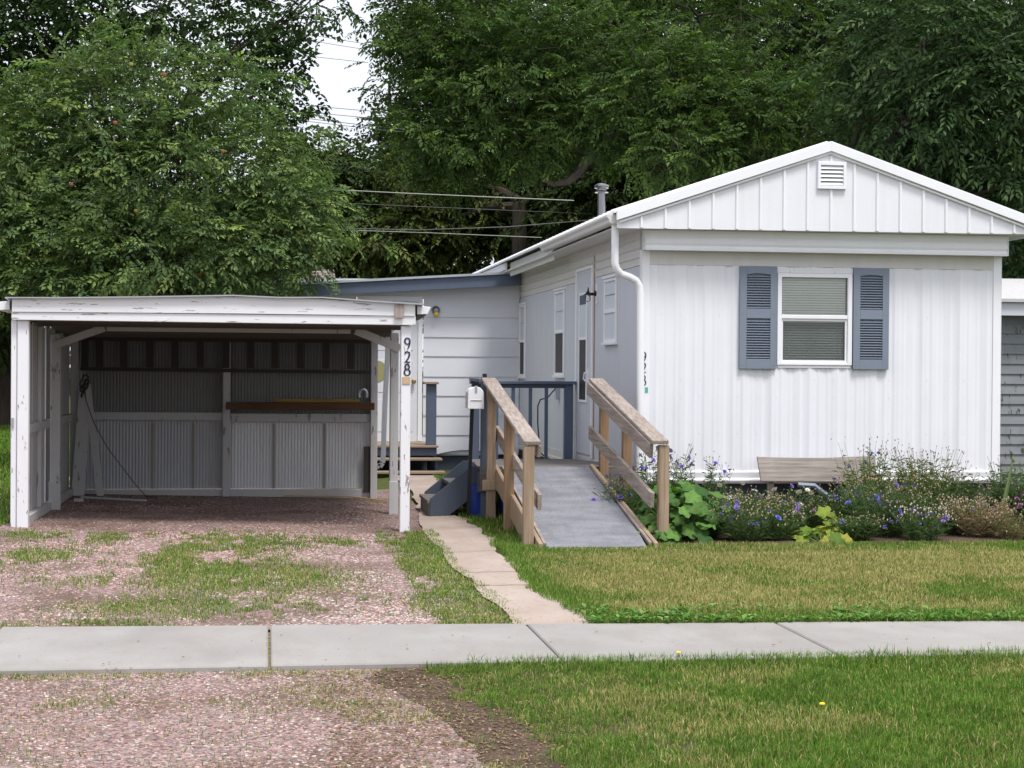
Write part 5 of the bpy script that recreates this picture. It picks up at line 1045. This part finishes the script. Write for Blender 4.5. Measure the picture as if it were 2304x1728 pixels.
def wiry(name, label, px, Y, n, h, spread, fl, pal=BED, seed=0, nl=12, ll=.10, leafw=.009, seeds=.5, seedcol=(.42,.32,.2), group='flowering plants in the bed', fsize=1.3, anyheight=True):
    x, y = put(px, Y); r = np.random.RandomState(seed); e = empty(name, (x, y, 0)); tag(e, label, 'plant', group)
    V, F, Cc, tips = stems_mesh(0, 0, n, h, spread, r, leafw, nl, ll, pal); npmesh('foliage', np.array(V), [np.array(F)], M_leaf, e, np.array(Cc))
    # dry seed heads on part of the tips
    V = []; F = []; Cc = []
    for t in tips:
        for q in range(2):
            if r.rand() > seeds: continue
            c = np.array(seedcol)*(.6+.7*r.rand()); k = len(V); s = .0055*(.8+.8*r.rand()); t2 = t+r.normal(size=3)*[.03, .03, .03]*(q > 0); V += [t2+[s, 0, 0], t2+[0, s, 0], t2+[-s, 0, 0], t2+[0, -s, 0], t2+[0, 0, s*1.6], t2-[0, 0, s*1.6]]; Cc += [c]*6; F += [(k, k+1, k+4), (k+1, k+2, k+4), (k+2, k+3, k+4), (k+3, k, k+4), (k+1, k, k+5), (k+2, k+1, k+5), (k+3, k+2, k+5), (k, k+3, k+5)]
    if V: tag(npmesh('seed_heads', np.array(V), [np.array(F)], M_petal, e, np.array(Cc)), kind='stuff')
    for (kind, cnt) in fl:
        for _ in range(cnt):
            t = tips[r.randint(len(tips))]+r.normal(size=3)*[.03, .03, .02]; t = t.copy()
            if anyheight: t[2] *= .55+.47*r.rand()
            t[1] -= .05*r.rand(); o = bpy.data.objects.new('flower', FM[kind]); link(o, e); o.location = tuple(t); o.rotation_euler = (rad(35)+.8*(r.rand()-.5), .8*(r.rand()-.5), r.rand()*6); o.scale = [fsize*(.8+.5*r.rand())]*3
    return e
def broadleaf(name, label, px, Y, n, size, h, spread, pal, seed, group='broad-leaved plants in the bed'):
    """big lobed leaves on stalks, each a crinkled fan"""
    x, y = put(px, Y); r = np.random.RandomState(seed); e = empty(name, (x, y, 0)); tag(e, label, 'plant', group); V = []; F = []; Cc = []; st_ = MB()
    for i in range(n):
        a = r.rand()*6.283; ra = spread*math.sqrt(r.rand()); c = np.array([ra*math.cos(a), ra*math.sin(a), h*(.12+.88*r.rand())*(1.15-ra/spread*.55)]); S = size*(.65+.6*r.rand()); tilt = np.array([.5*math.cos(a)+.3*r.normal(), .5*math.sin(a)-.35+.3*r.normal(), 1.0]); tilt /= np.linalg.norm(tilt)
        u = np.cross([0, 0, 1.], tilt); u = u/np.linalg.norm(u) if np.linalg.norm(u) > .05 else np.array([1., 0, 0]); v = np.cross(tilt, u); col = pal[r.randint(len(pal))]*(.75+.45*r.rand()); k = len(V); m_ = 20; ph = r.rand()*6
        V.append(c-tilt*S*.08); Cc.append(col*1.15)
        for ring, rr in ((1, .55), (2, 1.0)):
            for j in range(m_):
                t = 2*math.pi*j/m_; lobe = 1+.14*math.cos(5*t+ph)+.05*math.cos(11*t) - (.35 if j == 0 else 0)*(ring == 2); p = c+(u*math.cos(t)+v*math.sin(t))*S*.5*rr*lobe+tilt*S*(.07*math.sin(5*t+ph)*rr*rr-.10*rr*rr+.03*r.normal()); V.append(p); Cc.append(col*(1 if ring == 1 else .88+.2*r.rand()))
        for j in range(m_):
            j2 = (j+1) % m_; F.append((k, k+1+j, k+1+j2)); F.append((k+1+j, k+1+m_+j, k+1+m_+j2)); F.append((k+1+j, k+1+m_+j2, k+1+j2))
        st_.tube([(c[0]*.2, c[1]*.2, 0), (c[0]*.6, c[1]*.6, c[2]*.6), tuple(c-tilt*S*.09)], [.006, .005, .003], 5)
    npmesh('leaves', np.array(V), [np.array(F)], M_leaf, e, np.array(Cc), smooth=True); st_.build('stalks', bpy.data.materials['stalk'], e); return e
mm_, tt_, bb_ = mat('stalk', .6); bb_.inputs['Base Color'].default_value = (.14,.2,.07,1)
G1 = np.array([[.09,.20,.045],[.11,.24,.05],[.07,.165,.045],[.14,.27,.06]]); G2 = np.array([[.20,.30,.04],[.26,.34,.05],[.36,.34,.06],[.15,.26,.04]])*.78
wiry('cornflower', 'tall wispy cornflowers right beside the first right-hand ramp post', 1480, 15.9, 60, .78, .30, [('violet', 9), ('blue', 5)], BED, 1, 13, .12, anyheight=False)
wiry('cornflower', 'wispy cornflowers hanging over the right edge of the ramp', 1395, 15.7, 34, .50, .22, [('violet', 7), ('blue', 4)], BED, 2, 12, .12)
wiry('cornflower', 'tall thin cornflowers against the white wall left of the gray plank', 1580, 16.5, 46, .62, .34, [('violet', 5), ('blue', 2)], BED, 3, 12, .11, anyheight=False)
broadleaf('hollyhock', 'bright green broad-leaved plant at the foot of the right ramp post', 1535, 14.95, 95, .16, .56, .42, G1*.85, 4)
broadleaf('hollyhock', 'lower broad-leaved plant touching the end of the ramp edge', 1475, 14.65, 26, .12, .18, .22, G1*.85, 5)
wiry('cornflower', 'low mound of violet cornflowers and tan seed heads right of the hollyhock', 1685, 14.75, 130, .36, .33, [('violet', 15), ('blue', 6)], BED, 6, 14, .09, .007, .9)
wiry('daisy', 'white daisies in front of the dark skirting below the gray plank', 1720, 15.9, 60, .36, .42, [('daisy', 20), ('violet', 4)], BED, 7, 12, .10, anyheight=False, fsize=1.4)
wiry('daisy', 'small daisies with tan seed heads between the cornflower mound and the squash leaves', 1770, 15.2, 60, .28, .22, [('daisy', 6), ('pink', 2)], BED, 8, 12, .08, .007, .9)
broadleaf('squash', 'yellow-green squash leaves lying at the front edge of the bed', 1850, 14.6, 26, .12, .14, .27, G2, 9)
broadleaf('squash', 'single raised bright green leaf cluster above the squash leaves', 1852, 14.95, 9, .13, .33, .11, G2[:2], 10)
wiry('aster', 'tall green clump with dry seed heads covering the right end of the gray plank', 1955, 16.2, 62, .76, .28, [('blue', 4)], BED2*np.array([.8, .95, .8]), 11, 18, .11, .012, .8, (.3,.22,.2), anyheight=False)
wiry('cornflower', 'large mound of blue cornflowers in the middle of the bed', 1985, 15.1, 170, .50, .42, [('blue', 24), ('violet', 8)], BED, 12, 15, .09, .007, .9)
wiry('cornflower', 'low pale mound of violet cornflowers at the front edge, right of the blue mound', 2075, 14.7, 90, .28, .28, [('violet', 16), ('pink', 2)], BED, 13, 13, .08, .006, 1.0, (.6,.5,.4))
wiry('aster', 'tall olive-green clump with seed heads in front of the right part of the wall', 2080, 16.3, 130, .68, .42, [], BED2, 14, 18, .11, .012, .7, (.32,.22,.18))
wiry('aster', 'leafy green clump between the wall and the blue cornflower mound', 2130, 15.9, 90, .50, .33, [], BED*.8, 15, 18, .11, .013, .3)
wiry('dry_mound', 'tan and pinkish dried mound near the right corner of the home', 2200, 15.0, 130, .32, .30, [], np.array([[.36,.27,.17],[.30,.24,.14],[.2,.2,.09],[.42,.30,.22]]), 16, 14, .08, .006, 1.0, (.5,.36,.27))
wiry('thistle', 'tall plant with purple thistle-like flowers at the right edge of the photo', 2300, 15.6, 100, .62, .34, [('thistle', 10)], BED, 17, 16, .12, .012, .4, fsize=1.6)
wiry('dry_mound', 'low dried mound at the right edge of the bed', 2285, 14.75, 90, .22, .3, [], np.array([[.30,.22,.14],[.2,.18,.09],[.15,.19,.07]]), 18, 12, .08, .007, .6)
wiry('bed_filler', 'low green growth along the skirting behind the hollyhock', 1620, 15.7, 90, .34, .45, [('violet', 4)], BED*.8, 19, 16, .10, .010, .3)
wiry('bed_filler', 'low green growth filling the bed behind the squash leaves', 1890, 15.5, 90, .38, .35, [('blue', 3)], BED*.75, 20, 16, .10, .010, .4)
wiry('bed_filler', 'thin dry stalks in front of the corner skirting', 2200, 16.2, 22, .45, .3, [], BED2, 21, 6, .1, .008, .6)
for i, (px, Y, n, h_, sp, lab) in enumerate(((1660, 15.3, 110, .34, .36, 'low green growth behind the violet mound left of the daisies'), (1790, 15.5, 100, .36, .36, 'low green growth right of the daisies under the gray plank'), (1740, 14.8, 70, .22, .24, 'short weedy growth between the violet mound and the squash leaves'),
    (1925, 14.7, 70, .22, .22, 'short weedy growth right of the squash leaves'), (2040, 15.6, 120, .42, .36, 'green growth behind the blue cornflower mound'), (2150, 15.2, 90, .32, .3, 'green growth left of the dried mound'), (1590, 15.1, 80, .30, .26, 'low green growth right behind the hollyhock leaves'), (1450, 16.5, 80, .5, .3, 'wispy growth against the bottom of the home by the ramp'), (2250, 16.0, 70, .36, .3, 'green growth between the corner skirting and the thistles'))):
    wiry('bed_filler', lab, px, Y, n, h_, sp, [('blue', 2)] if i % 2 else [], BED*.85, 50+i, 16, .09, .011, .5)
wiry('yard_weed', 'yellow-green weeds in the shade below the side stairs', 1065, 17.9, 40, .30, .16, [], BED2, 22, 14, .09, .014, .1, group='weeds')
# lily stalk
x, y = put(2270, 15.3); m = MB(); m.tube([(x-.12, y, 0), (x-.03, y, .40), (x+.03, y, .66)], [.012, .011, .007], 6); m.tube([(x-.02, y+.05, 0), (x+.0, y+.05, .35), (x+.035, y+.01, .64)], [.010, .009, .006], 6); m.lathe((x+.035, y, .655), [(.006, 0), (.016, .02), (.012, .04), (.002, .065)], 6)
tag(m.build('lily_stalk', mm_), 'thick pale green lily stalks with a dry head at the right end of the bed', 'plant')
for i, (px, py) in enumerate(((1525, 1492), (1848, 1612))):
    p = ground_at(px, py); e = empty('dandelion', (p.x, p.y, 0)); tag(e, ('yellow dandelion near the sidewalk in the near lawn', 'yellow dandelion in the middle of the near lawn')[i], 'dandelion', 'dandelions in the near lawn')
    m = MB(); m.tube([(0, 0, 0), (.003, 0, .05)], .0015, 5); m.build('stem', mm_, e); m = MB(); m.lathe((.003, 0, .05), [(.003, 0), (.013, .004), (.011, .009), (.003, .010)], 12); m.build('flower_head', bpy.data.materials.get('dandelion_yellow') or paint('dandelion_yellow', (.85,.62,.02), (.7,.5,.02), .2, .6, bumps=0), e)
